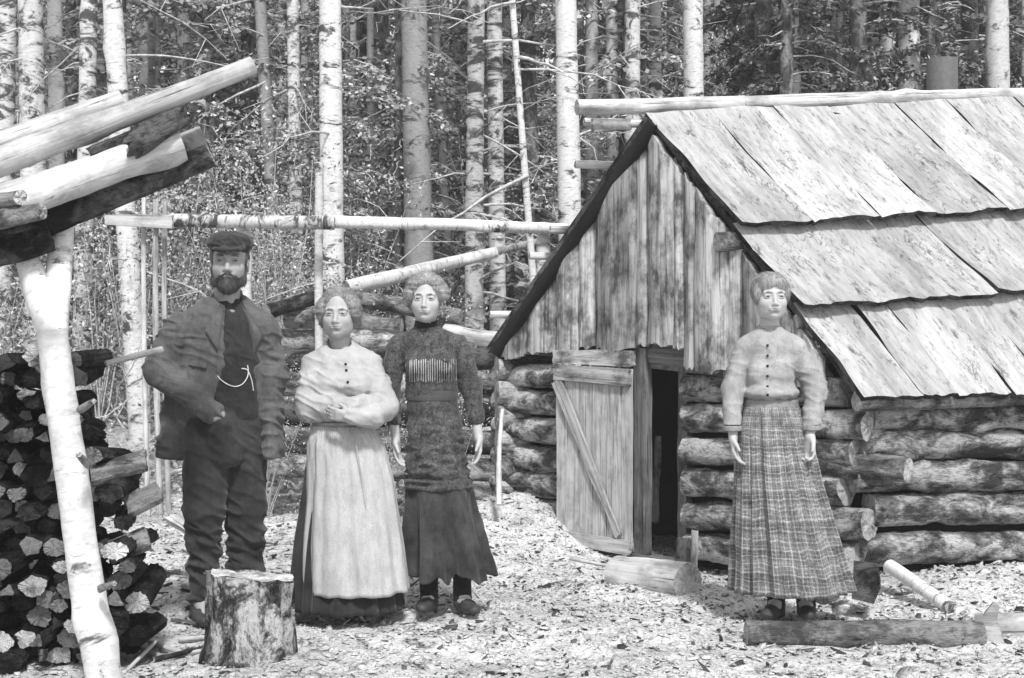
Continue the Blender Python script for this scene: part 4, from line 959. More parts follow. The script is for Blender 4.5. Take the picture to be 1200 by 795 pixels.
class Person:
    def __init__(s, Y, label, foot):
        s.Y = Y; p = W(foot[0], foot[1], Y); s.e = empty('person', (p.x, p.y, p.z), label, 'person')
    def J(s, px, py, dy=0.0): return np.array(W(px, py, s.Y+dy))
    def grid(s, x0, x1, y0, y1, d0=-.32, d1=.28, fine=.006, step=.006, xb=(), zb=(), ys=None):
        k = s.Y/F; xs = axis((x0-CX)*k-.05, (x1-CX)*k+.05, fine, step, [((a-CX)*k, (b-CX)*k) for a, b in xb])
        z = lambda py: CAM_H-(py-CY)*k
        zs = axis(z(y1)-.05, z(y0)+.05, fine, step, [(z(b), z(a)) for a, b in zb])
        yy = axis(s.Y+d0, s.Y+d1, ys or step, ys or step, [])
        return Fld(xs, yy, zs)
def head(F_, c, s, yaw=0.0, tilt=0.0, male=False, gaunt=0.0, eyes_open=.0045, jaw=1.0, ns=.80):
    ns = 1.0 if male else ns
    """c: point between the eyes' centres' level inside the head"""
    Rz = np.array(Matrix.Rotation(yaw, 3, 'Z') @ Matrix.Rotation(tilt, 3, 'X'))
    L = lambda x, y, z: np.array(c)+Rz @ (np.array([x, y, z])*s)
    E = lambda p, r, k=.02, cut=False: F_.ell(L(*p), np.array(r)*s, k*s, Rz, cut)
    K = lambda a, b, r0, r1, k=.01, cut=False: F_.cap(L(*a), L(*b), r0*s, r1*s, k*s, cut=cut)
    E((0, .015, .032), (.072, .093, .084)); E((0, -.03, -.028), (.0545, .058, .075), .025)
    E((0, -.056, -.085), (.030 if male else .023, .026, .022), .03)
    for q in (-1, 1):
        E((q*.038, -.050, -.028), (.023, .025, .024), .022); E((q*.040*jaw, -.012, -.060), (.017*jaw, .034, .03), .03)
        K((q*.012, -.081, .018), (q*.044, -.070, .018), .009 if male else .006, .007, .014)
        E((q*.031, -.090, -.001), (.019, .0115, .0105), .014, True)                   # socket
        E((q*.031, -.070, -.001), (.0165, .0165, .0125), .004)                      # closed lids over the ball
        K((q*.019, -.0835, .0045), (q*.043, -.0785, .0030), .0030, .0028, .003)     # upper lid edge
        K((q*.021, -.0840, -.0065), (q*.041, -.0790, -.0065), .0022, .0022, .004)   # lower lid
        E((q*.031, -.094, -.0012), (.0120, .018, eyes_open*1.0), .002, True)
        E((q*.0725, .010, -.012), (.007, .017, .028), .006); E((q*.077, .006, -.012), (.003, .009, .016), .004, True)
        E((q*.0115*ns, -.091, -.040), (.0080*ns, .010, .0070*ns), .006)                      # nostril wings
        E((q*.0055*ns, -.099, -.0455), (.0035, .004, .003), .002, True)
    K((0, -.079, .010), (0, -.1005, -.034), .0070*ns, .0085*ns, .013); E((0, -.1015, -.036), (.0088*ns, .0085, .0075*ns), .008)
    E((0, -.080, -.060), (.024, .014, .018), .014)
    K((-.020, -.0875, -.0585), (0, -.0945, -.0565), .0035, .0050, .006); K((.020, -.0875, -.0585), (0, -.0945, -.0565), .0035, .0050, .006)
    K((-.014, -.090, -.0665), (.014, -.090, -.0665), .0052, .0052, .006)
    K((-.023, -.0905, -.0615), (0, -.100, -.0612), .0016, .0022, .002, True); K((.023, -.0905, -.0615), (0, -.100, -.0612), .0016, .0022, .002, True)
    E((0, -.088, -.076), (.014, .010, .005), .010, True)
    return L, Rz
def tone_fn(L, Rz, c, s, skin, lips):
    Ri = Rz.T
    def f(V):
        q = ((V-np.array(c)) @ Ri.T)/s
        t = np.full(len(V), skin)
        m = np.exp(-(q[:, 0]/.021)**4-((q[:, 2]+.0620)/.0085)**4)*(q[:, 1] < -.07)
        t = t*(1-m)+lips*m
        for e in (-1, 1):
            m = .35*np.exp(-((q[:, 0]-e*.031)/.020)**4-((q[:, 2]-.001)/.010)**4)*(q[:, 1] < -.05); t = t*(1-m)+skin*.74*m  # darker skin around the eyes paints in the shade of the sockets
        return t
    return f
def finish_body(F_, P, tone):
    V, Fc = F_.mesh(); V = relax(V, Fc, 1, .35); o = wobj('body', V, Fc, M['skin'], P.e)
    t = tone(V); a = o.data.color_attributes.new('tone', 'FLOAT_COLOR', 'POINT'); a.data.foreach_set('color', np.stack([t, t, t, t*0+1], -1).astype(np.float32).ravel()); return o
def eyeballs(P, L, Rz, s, brow='brow', bw=.0045, skinlid=None):
    for q in (-1, 1):
        c = L(q*.031, -.0700, -.001); r = .0152*s; V, F1, fm = [], [], []
        n, m = 14, 16
        for i in range(n+1):
            th = math.pi*i/n
            for j in range(m): ph = 2*math.pi*j/m; v = np.array([math.sin(th)*math.cos(ph), -math.cos(th), math.sin(th)*math.sin(ph)*.85])*r; V.append(c+Rz @ v)
        for i in range(n):
            for j in range(m): F1.append((i*m+j, i*m+(j+1) % m, (i+1)*m+(j+1) % m, (i+1)*m+j)); fm.append(1 if i < 3 else 0)
        wobj('eye', V, F1, [M['eye_white'], M['iris']], P.e, fmat=fm)
        G = Fld(*[axis(c[i]-.035, c[i]+.035, .002, .002, []) for i in range(3)])
        G.cap(L(q*.013, -.088, .0175), L(q*.030, -.0855, .0205), bw*s*.8, bw*s, .003, flat=(1, .6, .7)); G.cap(L(q*.030, -.0855, .0205), L(q*.046, -.073, .0155), bw*s, bw*s*.5, .003, flat=(1, .6, .7))
        cloth('eyebrow', G, M[brow], P.e, None, 0)
def hand(F_, w, d, wd, cd, s=1.0, curl=.5, thumb=.6):
    w, d, wd, cd = [np.array(v, float) for v in (w, d, wd, cd)]
    d /= np.linalg.norm(d); wd -= d*(wd@d); wd /= np.linalg.norm(wd); cd -= d*(cd@d)+wd*(cd@wd); cd /= np.linalg.norm(cd)
    K = lambda a, b, r0, r1, k=.005: F_.cap(a, b, r0*s, r1*s, k*s)
    for o in (-.024, -.008, .008, .024): K(w+wd*o*.6*s+d*.005*s, w+d*.075*s+wd*o*s, .0155, .0125, .012)
    for o, l in ((.028, .072), (.0095, .080), (-.0095, .075), (-.028, .058)):
        p = w+d*.078*s+wd*o*s; a = 0.15
        for j, (f, r) in enumerate(((.44, .0098), (.32, .0088), (.24, .0078))):
            a += curl*(.5+.35*j); q = p+(d*math.cos(a)+cd*math.sin(a))*l*f*s*1.05; K(p, q, r, r-.0006, .0035 if j == 0 else .002); p = q
    p = w+d*.022*s+wd*.026*s+cd*.006*s; q = p+(d*.62+wd*thumb+cd*.35)*.040*s; K(p, q, .0135, .0110, .010); q2 = q+(d*.85+wd*.18+cd*.35)*.030*s; K(q, q2, .0108, .0085, .003)
def tuft(name, F_, mat, parent, post=None, n=1500, ln=.045, width=.0011, down=(0, .15, -1), part=(0, 0), lift=.10, seed=1, centre=None, updo=False):
    V, Fc = F_.mesh(); V = relax(V, Fc, 2)
    N0 = vnormals(V, Fc)
    if post: V = post(V, N0)
    N_ = vnormals(V, Fc); r = np.random.default_rng(seed); L = [(V, Fc)]
    i = r.integers(0, len(V), n); p = V[i].copy(); nn = N_[i]; keep = nn[:, 2] > -.75; p, nn = p[keep], nn[keep]
    c = V.mean(0) if centre is None else np.array(centre)
    d = np.array(down)[None]+np.stack([np.sign(p[:, 0]-c[0]+.0)*(1.0 if updo else .9*np.clip(nn[:, 2], 0, 1)), 0*p[:, 0], 0*p[:, 0]], -1)+r.normal(0, .16, p.shape)
    d -= nn*(d*nn).sum(1)[:, None]; d /= np.linalg.norm(d, axis=1)[:, None]+1e-9
    s_ = np.cross(d, nn); l = ln*r.uniform(.5, 1.3, len(p))[:, None]; lf_ = lift*np.abs(r.normal(0, 1, len(p)))[:, None]; m = 5; rows = []
    for k in range(m):
        t = k/(m-1); q = p+nn*.0012+d*l*t+nn*l*(lf_*t-(.55)*t*t*l/.11); w = width*(1-t*.75); rows.append((q-s_*w, q+s_*w))
    A = np.stack([x for rw in rows for x in rw], 1).reshape(-1, 3); b = (np.arange(len(p))*2*m)[:, None]
    Fq = np.concatenate([np.concatenate([b+2*k, b+2*k+1, b+2*k+3, b+2*k+2], 1) for k in range(m-1)]); L.append((A, Fq))
    V, Fc = joinVF(L); return wobj(name, V, Fc, mat, parent)
def surf(F_, P, px, py, lift=.0, back=.2):
    for dy in np.arange(-.34, back, .0015):
        q = P.J(px, py, dy); i = [min(len(a)-1, int(np.searchsorted(a, v))) for a, v in zip((F_.x, F_.y, F_.z), q)]
        if F_.d[tuple(i)] < 0: return P.J(px, py, dy-.003-lift)
    return P.J(px, py, -.12)
def patch(name, F_, P, corners, mat, parent, lift=.006, thick=.005, n=12, curve=.0):
    c = np.array(corners, float); V = []
    for i in range(n+1):
        for j in range(n+1):
            u, v = i/n, j/n; p = (1-u)*(1-v)*c[0]+u*(1-v)*c[1]+u*v*c[2]+(1-u)*v*c[3]; V.append(surf(F_, P, p[0], p[1], lift-.003+curve*math.sin(math.pi*u)*math.sin(math.pi*v)))
    V = np.array(V).reshape(n+1, n+1, 3)
    for _ in range(3): V[1:-1, 1:-1, 1] = (V[:-2, 1:-1, 1]+V[2:, 1:-1, 1]+V[1:-1, :-2, 1]+V[1:-1, 2:, 1])/4
    B = V+np.array([0, thick, 0]); m = n+1; A = np.concatenate([V.reshape(-1, 3), B.reshape(-1, 3)]); o = m*m; Q = []
    for i in range(n):
        for j in range(n): a = i*m+j; Q.append((a, a+m, a+m+1, a+1)); Q.append((o+a, o+a+1, o+a+m+1, o+a+m))
    for i in range(n):
        for a, b in ((i*m, i*m+m), (i*m+n, i*m+m+n), (i, i+1), (n*m+i, n*m+i+1)): Q.append((a, b, o+b, o+a))
    return wobj(name, A, np.array(Q), mat, parent)
def limb(F_, pts, rs, k=.02, flat=(1, 1, 1)):
    for i in range(len(pts)-1): F_.cap(pts[i], pts[i+1], rs[i], rs[i+1], k, flat)
def hair_post(amp=.006, sc=(60, 60, 14), seed=3):
    def f(V, N_): return V+N_*(fbm(V*np.array(sc), seed, 3)*amp+fbm(V*18, seed+7, 2)*amp*1.1)[:, None]
    return f
def skirt(name, P, rings, mat, parent, fold=(.03, 9), seed=0, a0=0, a1=360, thick=.006, nlev=46, off=0.0, hemnoise=.006, pleat=None):
    """rings: (px centre, py, rx in m, ry in m, dy) from waist to hem"""
    r = np.random.default_rng(seed); full = (a1-a0) >= 360; n = 260; th = np.radians(np.linspace(a0, a1, n, endpoint=not full))
    ts = np.linspace(0, 1, nlev+1); q = np.linspace(0, 1, len(rings)); get = lambda i: np.interp(ts, q, [g[i] for g in rings])
    ph = r.uniform(0, 6.28, 6); A = r.uniform(.5, 1, 6); fr = [fold[1], fold[1]*1.7, fold[1]*.55, fold[1]*2.6]
    V, uv = [], []
    for k in range(nlev+1):
        t = ts[k]; c = P.J(get(0)[k], get(1)[k], get(4)[k]); rx, ry = get(2)[k]+off, get(3)[k]+off
        w = sum(A[i]*np.sin(np.round(fr[i])*th+ph[i]+t*.5*(i-1.5)) for i in range(4))/2.2
        w = np.sign(w)*np.abs(w)**.8; amp = fold[0]*(t**.8)*(1-.0*t)
        if pleat: w = w*.4+np.clip(np.sin(th*pleat+.6)*2.2, -1, 1)*.9
        m = 1+amp*w/((rx+ry)/2)*1.0+.0*th
        fine = .004*vnoise(np.stack([np.cos(th)*9, np.sin(th)*9, th*0+t*7+seed], -1), seed)+(.0025*np.sin(th*90+3*np.sin(th*7)) *max(0, 1-t*5))
        hz = (hemnoise*vnoise(np.stack([np.cos(th)*5, np.sin(th)*5, th*0], -1), seed+2)-.012*w*(fold[0]/.03)*0)*(t**6)
        V.append(np.stack([c[0]+np.cos(th)*(rx*m+fine), c[1]+np.sin(th)*(ry*m+fine), c[2]+hz], -1)); uv.append(np.stack([th/(2*np.pi), th*0+t], -1))
    V = np.array(V); c = V.mean(1, keepdims=True); cen = np.array([P.J(get(0)[k], get(1)[k], get(4)[k]) for k in range(nlev+1)])[:, None]
    inn = V+(cen-V)*np.array([1, 1, 0])*(thick/.2); UV = np.array(uv); m = n; allV = np.concatenate([V.reshape(-1, 3), inn.reshape(-1, 3)]); o = (nlev+1)*m
    F_ = []; nn = n if full else n-1
    for k in range(nlev):
        for j in range(nn):
            a, b = k*m+j, k*m+(j+1) % m; F_.append((a, a+m, b+m, b)); F_.append((o+a, o+b, o+b+m, o+a+m))
    for j in range(nn):
        a, b = nlev*m+j, nlev*m+(j+1) % m; F_.append((a, o+a, o+b, b))
        a, b = j, (j+1) % m; F_.append((a, b, o+b, o+a))
    if not full:
        for k in range(nlev):
            a = k*m; F_.append((a, o+a, o+a+m, a+m)); a = k*m+m-1; F_.append((a, a+m, o+a+m, o+a))
    F_ = [f[::-1] for f in F_]
    return wobj(name, allV, np.array(F_), mat, parent, uv=np.concatenate([UV.reshape(-1, 2)]*2))
def shoe(name, P, ank, toe, parent, r=.036, mat='leather', top=.06):
    a, t = P.J(*ank), P.J(*toe); lo, hi = np.minimum(a, t)-.09, np.maximum(a, t)+.09; hi[2] += top
    G = Fld(*[axis(lo[i], hi[i], .005, .005, []) for i in range(3)]); d = t-a
    G.cap(a, a+np.array([0, 0, top]), r*1.0, r*.95, .02); G.cap(a, a+d*.55, r*1.05, r*.9, .02); G.cap(a+d*.5, t, r*.95, r*.8, .02, flat=(1, 1, .75)); G.cap(a-d*.25, a, r*.8, r, .02)
    G.zclip(min(a[2], t[2])-r*.75); cloth(name, G, M[mat], parent, folds(.003, (20, 20, 30), 5, .0006))
def bead(name, P, px, py, dy, r, mat, parent):
    c = np.array(dy) if not isinstance(dy, (int, float)) else P.J(px, py, dy); G = Fld(*[axis(c[i]-r*2-.004, c[i]+r*2+.004, r/3, r/3, []) for i in range(3)]); G.ell(c, (r, r*.6, r), .001); cloth(name, G, M[mat], parent, None, 0)

# ---- the man
P = Person(5.72, 'bearded man in a cap, dark open jacket, waistcoat and baggy trousers, hand in pocket', (258, 732)); J = P.J; E_ = P.e
G = P.grid(160, 335, 268, 745, -.30, .30, .0026, .007, [(240, 298)], [(272, 352)], .0045)
hc, hsz, yaw = J(269, 308, .0), 1.10, R(7)
L, Rz = head(G, hc, hsz, yaw, R(-3), True, eyes_open=.0038)
G.cap(J(267, 335, .03), J(264, 372, .045), .056, .065, .03)
limb(G, [J(264, 395, .03), J(264, 440, .02), J(266, 482, .02)], [.12, .115, .12], .06, (1, .62, 1)); G.cap(J(222, 388, .03), J(304, 389, .03), .044, .044, .05)
limb(G, [J(210, 388, .03), J(186, 438, -.0), J(240, 476, -.135), J(253, 486, -.140), J(262, 498, -.118)], [.045, .038, .028, .034, .028], .02)
limb(G, [J(314, 390, .03), J(322, 445, .10), J(308, 490, .12), J(298, 505, .12)], [.045, .038, .028, .03], .02)
for q in ((246, 498, .02, 242, 600, -.02, 236, 705, .02, 240, 726, -.12), (286, 498, .02, 292, 600, .10, 289, 700, .17, 298, 714, .08)):
    limb(G, [J(*q[0:3]), J(*q[3:6]), J(*q[6:9]), J(*q[9:12])], [.075, .05, .036, .022], .03)
finish_body(G, P, tone_fn(L, Rz, hc, hsz, .34, .22)); eyeballs(P, L, Rz, hsz, 'brow', .0055)
G = Fld(*[axis(hc[i]-.15, hc[i]+.15, .003, .003, []) for i in range(3)])           # beard and moustache
Ea = lambda p, r, k=.01, cut=False: G.ell(L(*p), np.array(r)*hsz, k, Rz, cut)
Ea((0, -.058, -.098), (.036, .036, .036)); Ea((0, -.070, -.080), (.030, .028, .022))
for q in (-1, 1):
    G.cap(L(q*.064, -.005, -.02), L(q*.050, -.040, -.080), .009, .018, .02); G.cap(L(q*.050, -.040, -.080), L(0, -.065, -.098), .018, .028, .02)
    G.cap(L(q*.004, -.101, -.0530), L(q*.028, -.088, -.066), .0072, .0050, .004)
    G.cap(L(q*.030, -.084, -.066), L(q*.034, -.064, -.088), .008, .012, .008)
Ea((0, -.100, -.0635), (.016, .016, .0045), .004, True)
tuft('beard', G, M['beard'], E_, hair_post(.002, (120, 120, 30)), 2200, .02, .0009, down=(0, -.2, -1), lift=.15, seed=5)
G = Fld(*[axis(hc[i]-.15, hc[i]+.15, .004, .004, []) for i in range(3)])
Ea((0, .022, .030), (.079, .095, .088)); Ea((0, -.075, -.02), (.085, .062, .11), .01, True); Ea((0, .0, -.10), (.12, .14, .075), .01, True)
cloth('hair', G, M['hair_dark'], E_, hair_post(.004))
G = Fld(*[axis(hc[i]-.2, hc[i]+.2, .004, .004, []) for i in range(3)])
Ea((0, .012, .083), (.094, .106, .044)); Ea((.004, -.0, .066), (.083, .101, .030), .012); Ea((0, .02, .05), (.078, .09, .03), .01)
G.ell(L(.004, -.088, .048), np.array([.068, .050, .008])*hsz, .012, Rz @ np.array(Matrix.Rotation(R(16), 3, 'X')))
Ea((0, -.0, .020), (.060, .070, .035), .006, True)
cloth('cap', G, m_cloth('cap_cloth', .045), E_, folds(.006, (16, 16, 24), 3, .0008))
G = P.grid(225, 320, 350, 500, -.30, .22, .006, .006)
G.cap(J(270, 388, .02), J(268, 480, .0), .140, .146, .05, flat=(1, .72, 1)); G.cap(J(244, 382, .03), J(296, 382, .03), .045, .045, .05); G.cap(J(267, 364, .035), J(266, 378, .04), .066, .075, .03)
G.zclip(J(0, 492)[2])
G.cap(J(270, 352, -.10), J(280, 398, -.13), .045, .010, .008, cut=True, flat=(1, 2, 1))
VE = G; cloth('waistcoat', G, M['vest'], E_, folds(.009, (9, 9, 22), 12, .001))
G = P.grid(250, 300, 350, 430, -.2, .2, .005, .005); G.cap(J(267, 358, .03), J(266, 374, .03), .062, .072, .02); G.cap(J(270, 372, -.03), J(278, 396, -.05), .030, .018, .02); G.cap(J(267, 345, .02), J(267, 360, .025), .056, .056, .004, cut=True); cloth('shirt', G, m_cloth('shirt_cloth', .30), E_, folds(.005, (14, 14, 20), 14))
G = P.grid(160, 340, 350, 560, -.32, .32, .006, .006)
G.cap(J(262, 392, .035), J(258, 470, .03), .185, .195, .05, flat=(1, .72, 1)); G.cap(J(212, 386, .03), J(312, 388, .03), .066, .064, .05)
G.cap(J(262, 362, .045), J(222, 382, .035), .055, .06, .04); G.cap(J(268, 362, .045), J(305, 385, .035), .05, .06, .04); G.cap(J(267, 354, .045), J(267, 366, .045), .068, .085, .02)
G.cap(J(256, 470, .05), J(254, 535, .09), .20, .235, .05, flat=(1, .62, 1)); G.cap(J(212, 470, .05), J(196, 530, .06), .05, .045, .05); G.cap(J(312, 470, .05), J(320, 520, .05), .05, .04, .05)
G.zclip(J(0, 538)[2])
limbF = lambda pts, rs, k=.03: limb(G, pts, rs, k)
G.cap(J(272, 345, -.11), J(277, 420, -.20), .048, .096, .012, cut=True, flat=(1, 2.1, 1)); G.cap(J(277, 420, -.20), J(266, 600, -.24), .096, .245, .012, cut=True, flat=(1, 1.5, 1))
G.cap(J(268, 345, .0), J(268, 372, .02), .060, .062, .01, cut=True)
G.cap(J(264, 455, .0), J(262, 560, .03), .130, .17, .012, cut=True, flat=(1, .66, 1))
G.cap(J(319, 440, .05), J(320, 556, .05), .040, .044, .03, flat=(1, 2.2, 1)); G.cap(J(205, 470, .06), J(195, 552, .07), .05, .047, .03); limbF([J(208, 388, .03), J(185, 434, -.0)], [.070, .068], .035); limbF([J(186, 436, -.0), J(246, 480, -.138)], [.066, .045], .02); G.cap(J(242, 478, -.135), J(250, 483, -.145), .049, .048, .003)
limbF([J(312, 392, .03), J(321, 440, .07), J(310, 490, .13)], [.064, .060, .05], .03)
# lapels
G.zclip(J(0, 538)[2]); cloth('jacket', G, M['jacket'], E_, folds(.011, (8, 8, 22), 22, .0012)); JA = G
patch('lapel', JA, P, [(256, 354), (262, 362), (255, 412), (240, 388)], M['jacket'], E_, .010, .006, curve=.006)
patch('lapel', JA, P, [(280, 356), (287, 362), (309, 392), (297, 416)], M['jacket'], E_, .010, .006, curve=.006)
patch('pocket_flap', JA, P, [(222, 420), (243, 424), (242, 432), (221, 428)], M['jacket'], E_, .008, .006)
G = P.grid(195, 335, 470, 725, -.28, .30, .007, .007)
G.cap(J(265, 484, .01), J(266, 500, .01), .150, .155, .04, flat=(1, .72, 1))
G.cap(J(259, 497, -.126), J(264, 532, -.055), .048, .062, .06); limb(G, [J(243, 500, .01), J(240, 595, -.02), J(238, 655, .02), J(235, 700, .02)], [.110, .092, .068, .054], .02)
limb(G, [J(286, 500, .04), J(288, 595, .10), J(288, 655, .16), J(288, 705, .17)], [.104, .092, .080, .066], .008)
def tp(V, N_):
    a = ridged((V @ np.array([[1, 0, .5], [0, 1, .2], [-.3, 0, 1]]))*np.array((7, 7, 19)), 31); a = np.sign(a)*np.abs(a)**1.6; z = V[:, 2]; w = .5+1.4*sstep(.62, .2, z); return V+N_*((a-.3)*.013*w+fbm(V*50, 6, 2)*.0012)[:, None]
cloth('trousers', G, M['trouser'], E_, tp)
shoe('boot', P, (236, 716, .02), (240, 728, -.14), E_, .042, top=.05); shoe('boot', P, (289, 712, .17), (299, 722, .04), E_, .045, top=.05)
Lc = [J(251, 423, -.155), J(253, 436, -.165), J(262, 448, -.165), J(276, 455, -.165), J(287, 450, -.165), J(292, 436, -.165), J(290, 428, -.16)]
def spl(pts, m=8):
    pts = np.array(pts); n = len(pts); out = []
    for i in range(n-1):
        p0, p1, p2, p3 = pts[max(i-1, 0)], pts[i], pts[i+1], pts[min(i+2, n-1)]
        for t in np.linspace(0, 1, m, endpoint=False): out.append(.5*((2*p1)+(-p0+p2)*t+(2*p0-5*p1+4*p2-p3)*t*t+(-p0+3*p1-3*p2+p3)*t**3))
    return np.array(out+[pts[-1]])
M['chain'] = m_plain('pale_metal', .6, .4, .5)
ch = empty('watch_chain', tuple(J(270, 440, -.16)), None, None); ch.parent = E_; ch.matrix_basis = wmat(E_).inverted() @ Matrix.Translation(Vector(J(270, 440, -.16)))
Lc = [surf(VE, P, a, b, .002) for a, b in ((251, 423), (252, 432), (256, 442), (264, 449), (274, 453), (283, 451), (289, 444), (291, 436), (290, 428))]
V, Fc = tube_np(spl(Lc), .0024, .0024, 8); wobj('chain', V, Fc, M['chain'], ch)
V, Fc = tube_np(spl([surf(VE, P, a, b, .002) for a, b in ((283, 432), (290, 434), (295, 446), (297, 458))]), .0026, .002, 8); wobj('fob', V, Fc, M['chain'], ch)

# ---- the older woman
P = Person(5.78, 'woman with folded arms in a pale blouse and long white apron over a dark skirt', (405, 724)); J = P.J; E_ = P.e
G = P.grid(345, 470, 332, 728, -.34, .25, .0026, .006, [(372, 424), (425, 450)], [(336, 402)], .0045)
hc, hsz, yaw = J(397.5, 369, .0), 1.0, R(-3)
L, Rz = head(G, hc, hsz, yaw, R(-3), eyes_open=.0036, jaw=1.14, ns=.95)
G.cap(J(398, 395, .03), J(399, 420, .045), .048, .056, .03)
limb(G, [J(400, 440, .03), J(402, 470, .02), J(404, 520, .02)], [.10, .09, .115], .05, (1, .68, 1)); G.cap(J(370, 428, .03), J(431, 429, .03), .042, .042, .04)
limb(G, [J(367, 432, .02), J(366, 478, -.04), J(436, 480, -.14)], [.04, .034, .024], .02); limb(G, [J(436, 434, .02), J(452, 482, -.03), J(409, 490, -.222)], [.04, .034, .024], .02)
hand(G, J(411, 489, -.232), (-1, .05, .16), (0, -.3, 1), (-.2, 1, 0), .80, .35, .5)
for q in (-1, 1): limb(G, [J(404+q*20, 520, .02), J(404+q*20, 620, .02), J(404+q*20, 712, .04), J(404+q*24, 721, -.06)], [.08, .055, .035, .028], .03)
finish_body(G, P, tone_fn(L, Rz, hc, hsz, .38, .25)); eyeballs(P, L, Rz, hsz, 'brow_pale', .0038)
G = Fld(*[axis(hc[i]-.17, hc[i]+.17, .0035, .0035, []) for i in range(3)])
Ea = lambda p, r, k=.01, cut=False: G.ell(L(*p), np.array(r)*hsz, k, Rz, cut)
Ea((0, .022, .042), (.090, .098, .088)); 
for q in (-1, 1): Ea((q*.072, -.012, .018), (.030, .045, .052), .02); Ea((q*.070, .02, -.03), (.022, .035, .03), .02)
Ea((0, .10, .02), (.05, .04, .05), .02)
Ea((0, -.088, -.025), (.060, .062, .095), .03, True); Ea((0, -.05, -.11), (.11, .12, .06), .012, True)
tuft('hair', G, M['hair_mid'], E_, hair_post(.004, (24, 24, 75), 6), 7000, .020, .0008, down=(0, .5, -.25), lift=.04, seed=2, updo=True)
G = P.grid(340, 472, 398, 520, -.36, .25, .006, .006)
G.cap(J(400, 436, .03), J(402, 480, .02), .138, .118, .05, flat=(1, .78, 1)); G.cap(J(402, 480, .02), J(403, 506, .02), .118, .115, .04, flat=(1, .8, 1)); G.cap(J(370, 428, .03), J(431, 429, .03), .058, .058, .05)
G.cap(J(399, 410, .045), J(400, 425, .04), .060, .085, .04)
for q in (-1, 1): G.ell(J(401+q*17, 452, -.062), (.062, .055, .065), .04)
limb(G, [J(368, 433, .02), J(366, 474, -.04)], [.060, .078], .03); limb(G, [J(366, 478, -.05), J(415, 477, -.175), J(438, 474, -.11)], [.070, .048, .044], .010)
limb(G, [J(434, 434, .02), J(450, 474, -.03)], [.060, .066], .03); limb(G, [J(450, 478, -.045), J(438, 488, -.15), J(412, 489, -.222)], [.064, .050, .036], .006)
G.cap(J(398, 398, -.0), J(398, 409, .02), .050, .052, .008, cut=True)
BL = G; cloth('blouse', G, M['white_cloth'], E_, folds(.008, (9, 9, 22), 41, .0008))
G = P.grid(375, 425, 398, 420, -.15, .2, .004, .004); G.cap(J(398, 405, .032), J(398, 412, .034), .060, .066, .01); G.cap(J(398, 396, .02), J(398, 420, .03), .050, .055, .004, cut=True); G.zclip(J(0, 414)[2]); cloth('collar', G, m_cloth('collar_cloth', .2), E_)
for py in (427, 434, 448): bead('button', P, 405, py, surf(BL, P, 405+(py-427)*.12, py), .0065, 'black', E_)
wr = [(402, 500, .122, .105, .02), (403, 520, .155, .125, .02), (404, 560, .18, .145, .02), (404, 640, .225, .18, .02), (405, 712, .262, .21, .02)]
skirt('skirt', P, wr, M['dark_cloth'], E_, (.018, 11), 3)
ap = [(402, 498, .124, .112, .016), (406, 520, .162, .135, .012), (411, 560, .188, .155, .01), (415, 640, .222, .188, .01), (418, 690, .238, .202, .01)]
skirt('apron', P, ap, M['apron'], E_, (.010, 8), 9, 192, 352, thick=.004, off=.016)
V, Fc = tube_np(spl([J(412, 503, -.135), J(418, 525, -.160), J(424, 560, -.172), J(430, 588, -.190)]), .003, .002, 6); wobj('apron_string', V, Fc, m_plain('string', .3), E_)
G = P.grid(355, 450, 490, 508, -.2, .25, .004, .004); G.cap(J(402, 499, .018), J(402, 501, .018), .135, .137, .01, flat=(1, .86, 1)); G.zclip(J(0, 504)[2]); G.zclip(J(0, 494)[2], False); cloth('waistband', G, M['apron'], E_)
shoe('shoe', P, (384, 716, .0), (381, 722, -.12), E_, .032); shoe('shoe', P, (430, 716, .0), (434, 722, -.12), E_, .032)

# ---- the tall girl in dark
P = Person(5.86, 'tall girl in a dark high-necked tunic dress over a pleated skirt, arms hanging', (524, 712)); J = P.J; E_ = P.e
G = P.grid(445, 575, 318, 722, -.26, .22, .0026, .006, [(477, 524), (456, 476), (552, 572)], [(322, 382)], .0045)
hc, hsz, yaw = J(500, 351.5, .0), .965, R(-4)
L, Rz = head(G, hc, hsz, yaw, R(-3), eyes_open=.0040, jaw=.9, ns=.76)
G.cap(J(500, 374, .03), J(502, 398, .045), .043, .05, .03)
limb(G, [J(503, 415, .03), J(505, 455, .02), J(512, 530, .02)], [.085, .075, .105], .05, (1, .62, 1)); G.cap(J(468, 404, .03), J(537, 404, .03), .038, .038, .04)
limb(G, [J(464, 408, .03), J(457, 455, .02), J(464, 516, -.03)], [.036, .030, .020], .02); limb(G, [J(541, 408, .03), J(553, 455, .02), J(561, 514, -.02)], [.036, .031, .021], .02)
hand(G, J(464, 515, -.03), (.08, -.05, -1), (-.35, -1, 0), (.9, -.2, 0), .82, .28, .35)
hand(G, J(561, 513, -.02), (.0, -.05, -1), (.35, -1, 0), (-.9, -.2, 0), .82, .28, .35)
for q in ((502, 530, 503, 620, 503, 702, 497, 711), (526, 530, 534, 620, 542, 702, 550, 712)): limb(G, [J(q[0], q[1], .02), J(q[2], q[3], .02), J(q[4], q[5], .02), J(q[6], q[7], -.06)], [.07, .05, .030, .026], .03)
finish_body(G, P, tone_fn(L, Rz, hc, hsz, .42, .28)); eyeballs(P, L, Rz, hsz, 'brow', .0035)
G = Fld(*[axis(hc[i]-.17, hc[i]+.17, .0035, .0035, []) for i in range(3)])
Ea = lambda p, r, k=.01, cut=False: G.ell(L(*p), np.array(r)*hsz, k, Rz, cut)
Ea((0, .022, .050), (.094, .100, .086)); Ea((0, -.03, .082), (.078, .050, .038), .03)
for q in (-1, 1): Ea((q*.080, -.012, .026), (.030, .045, .040), .02)
Ea((0, .10, .0), (.05, .04, .05), .02)
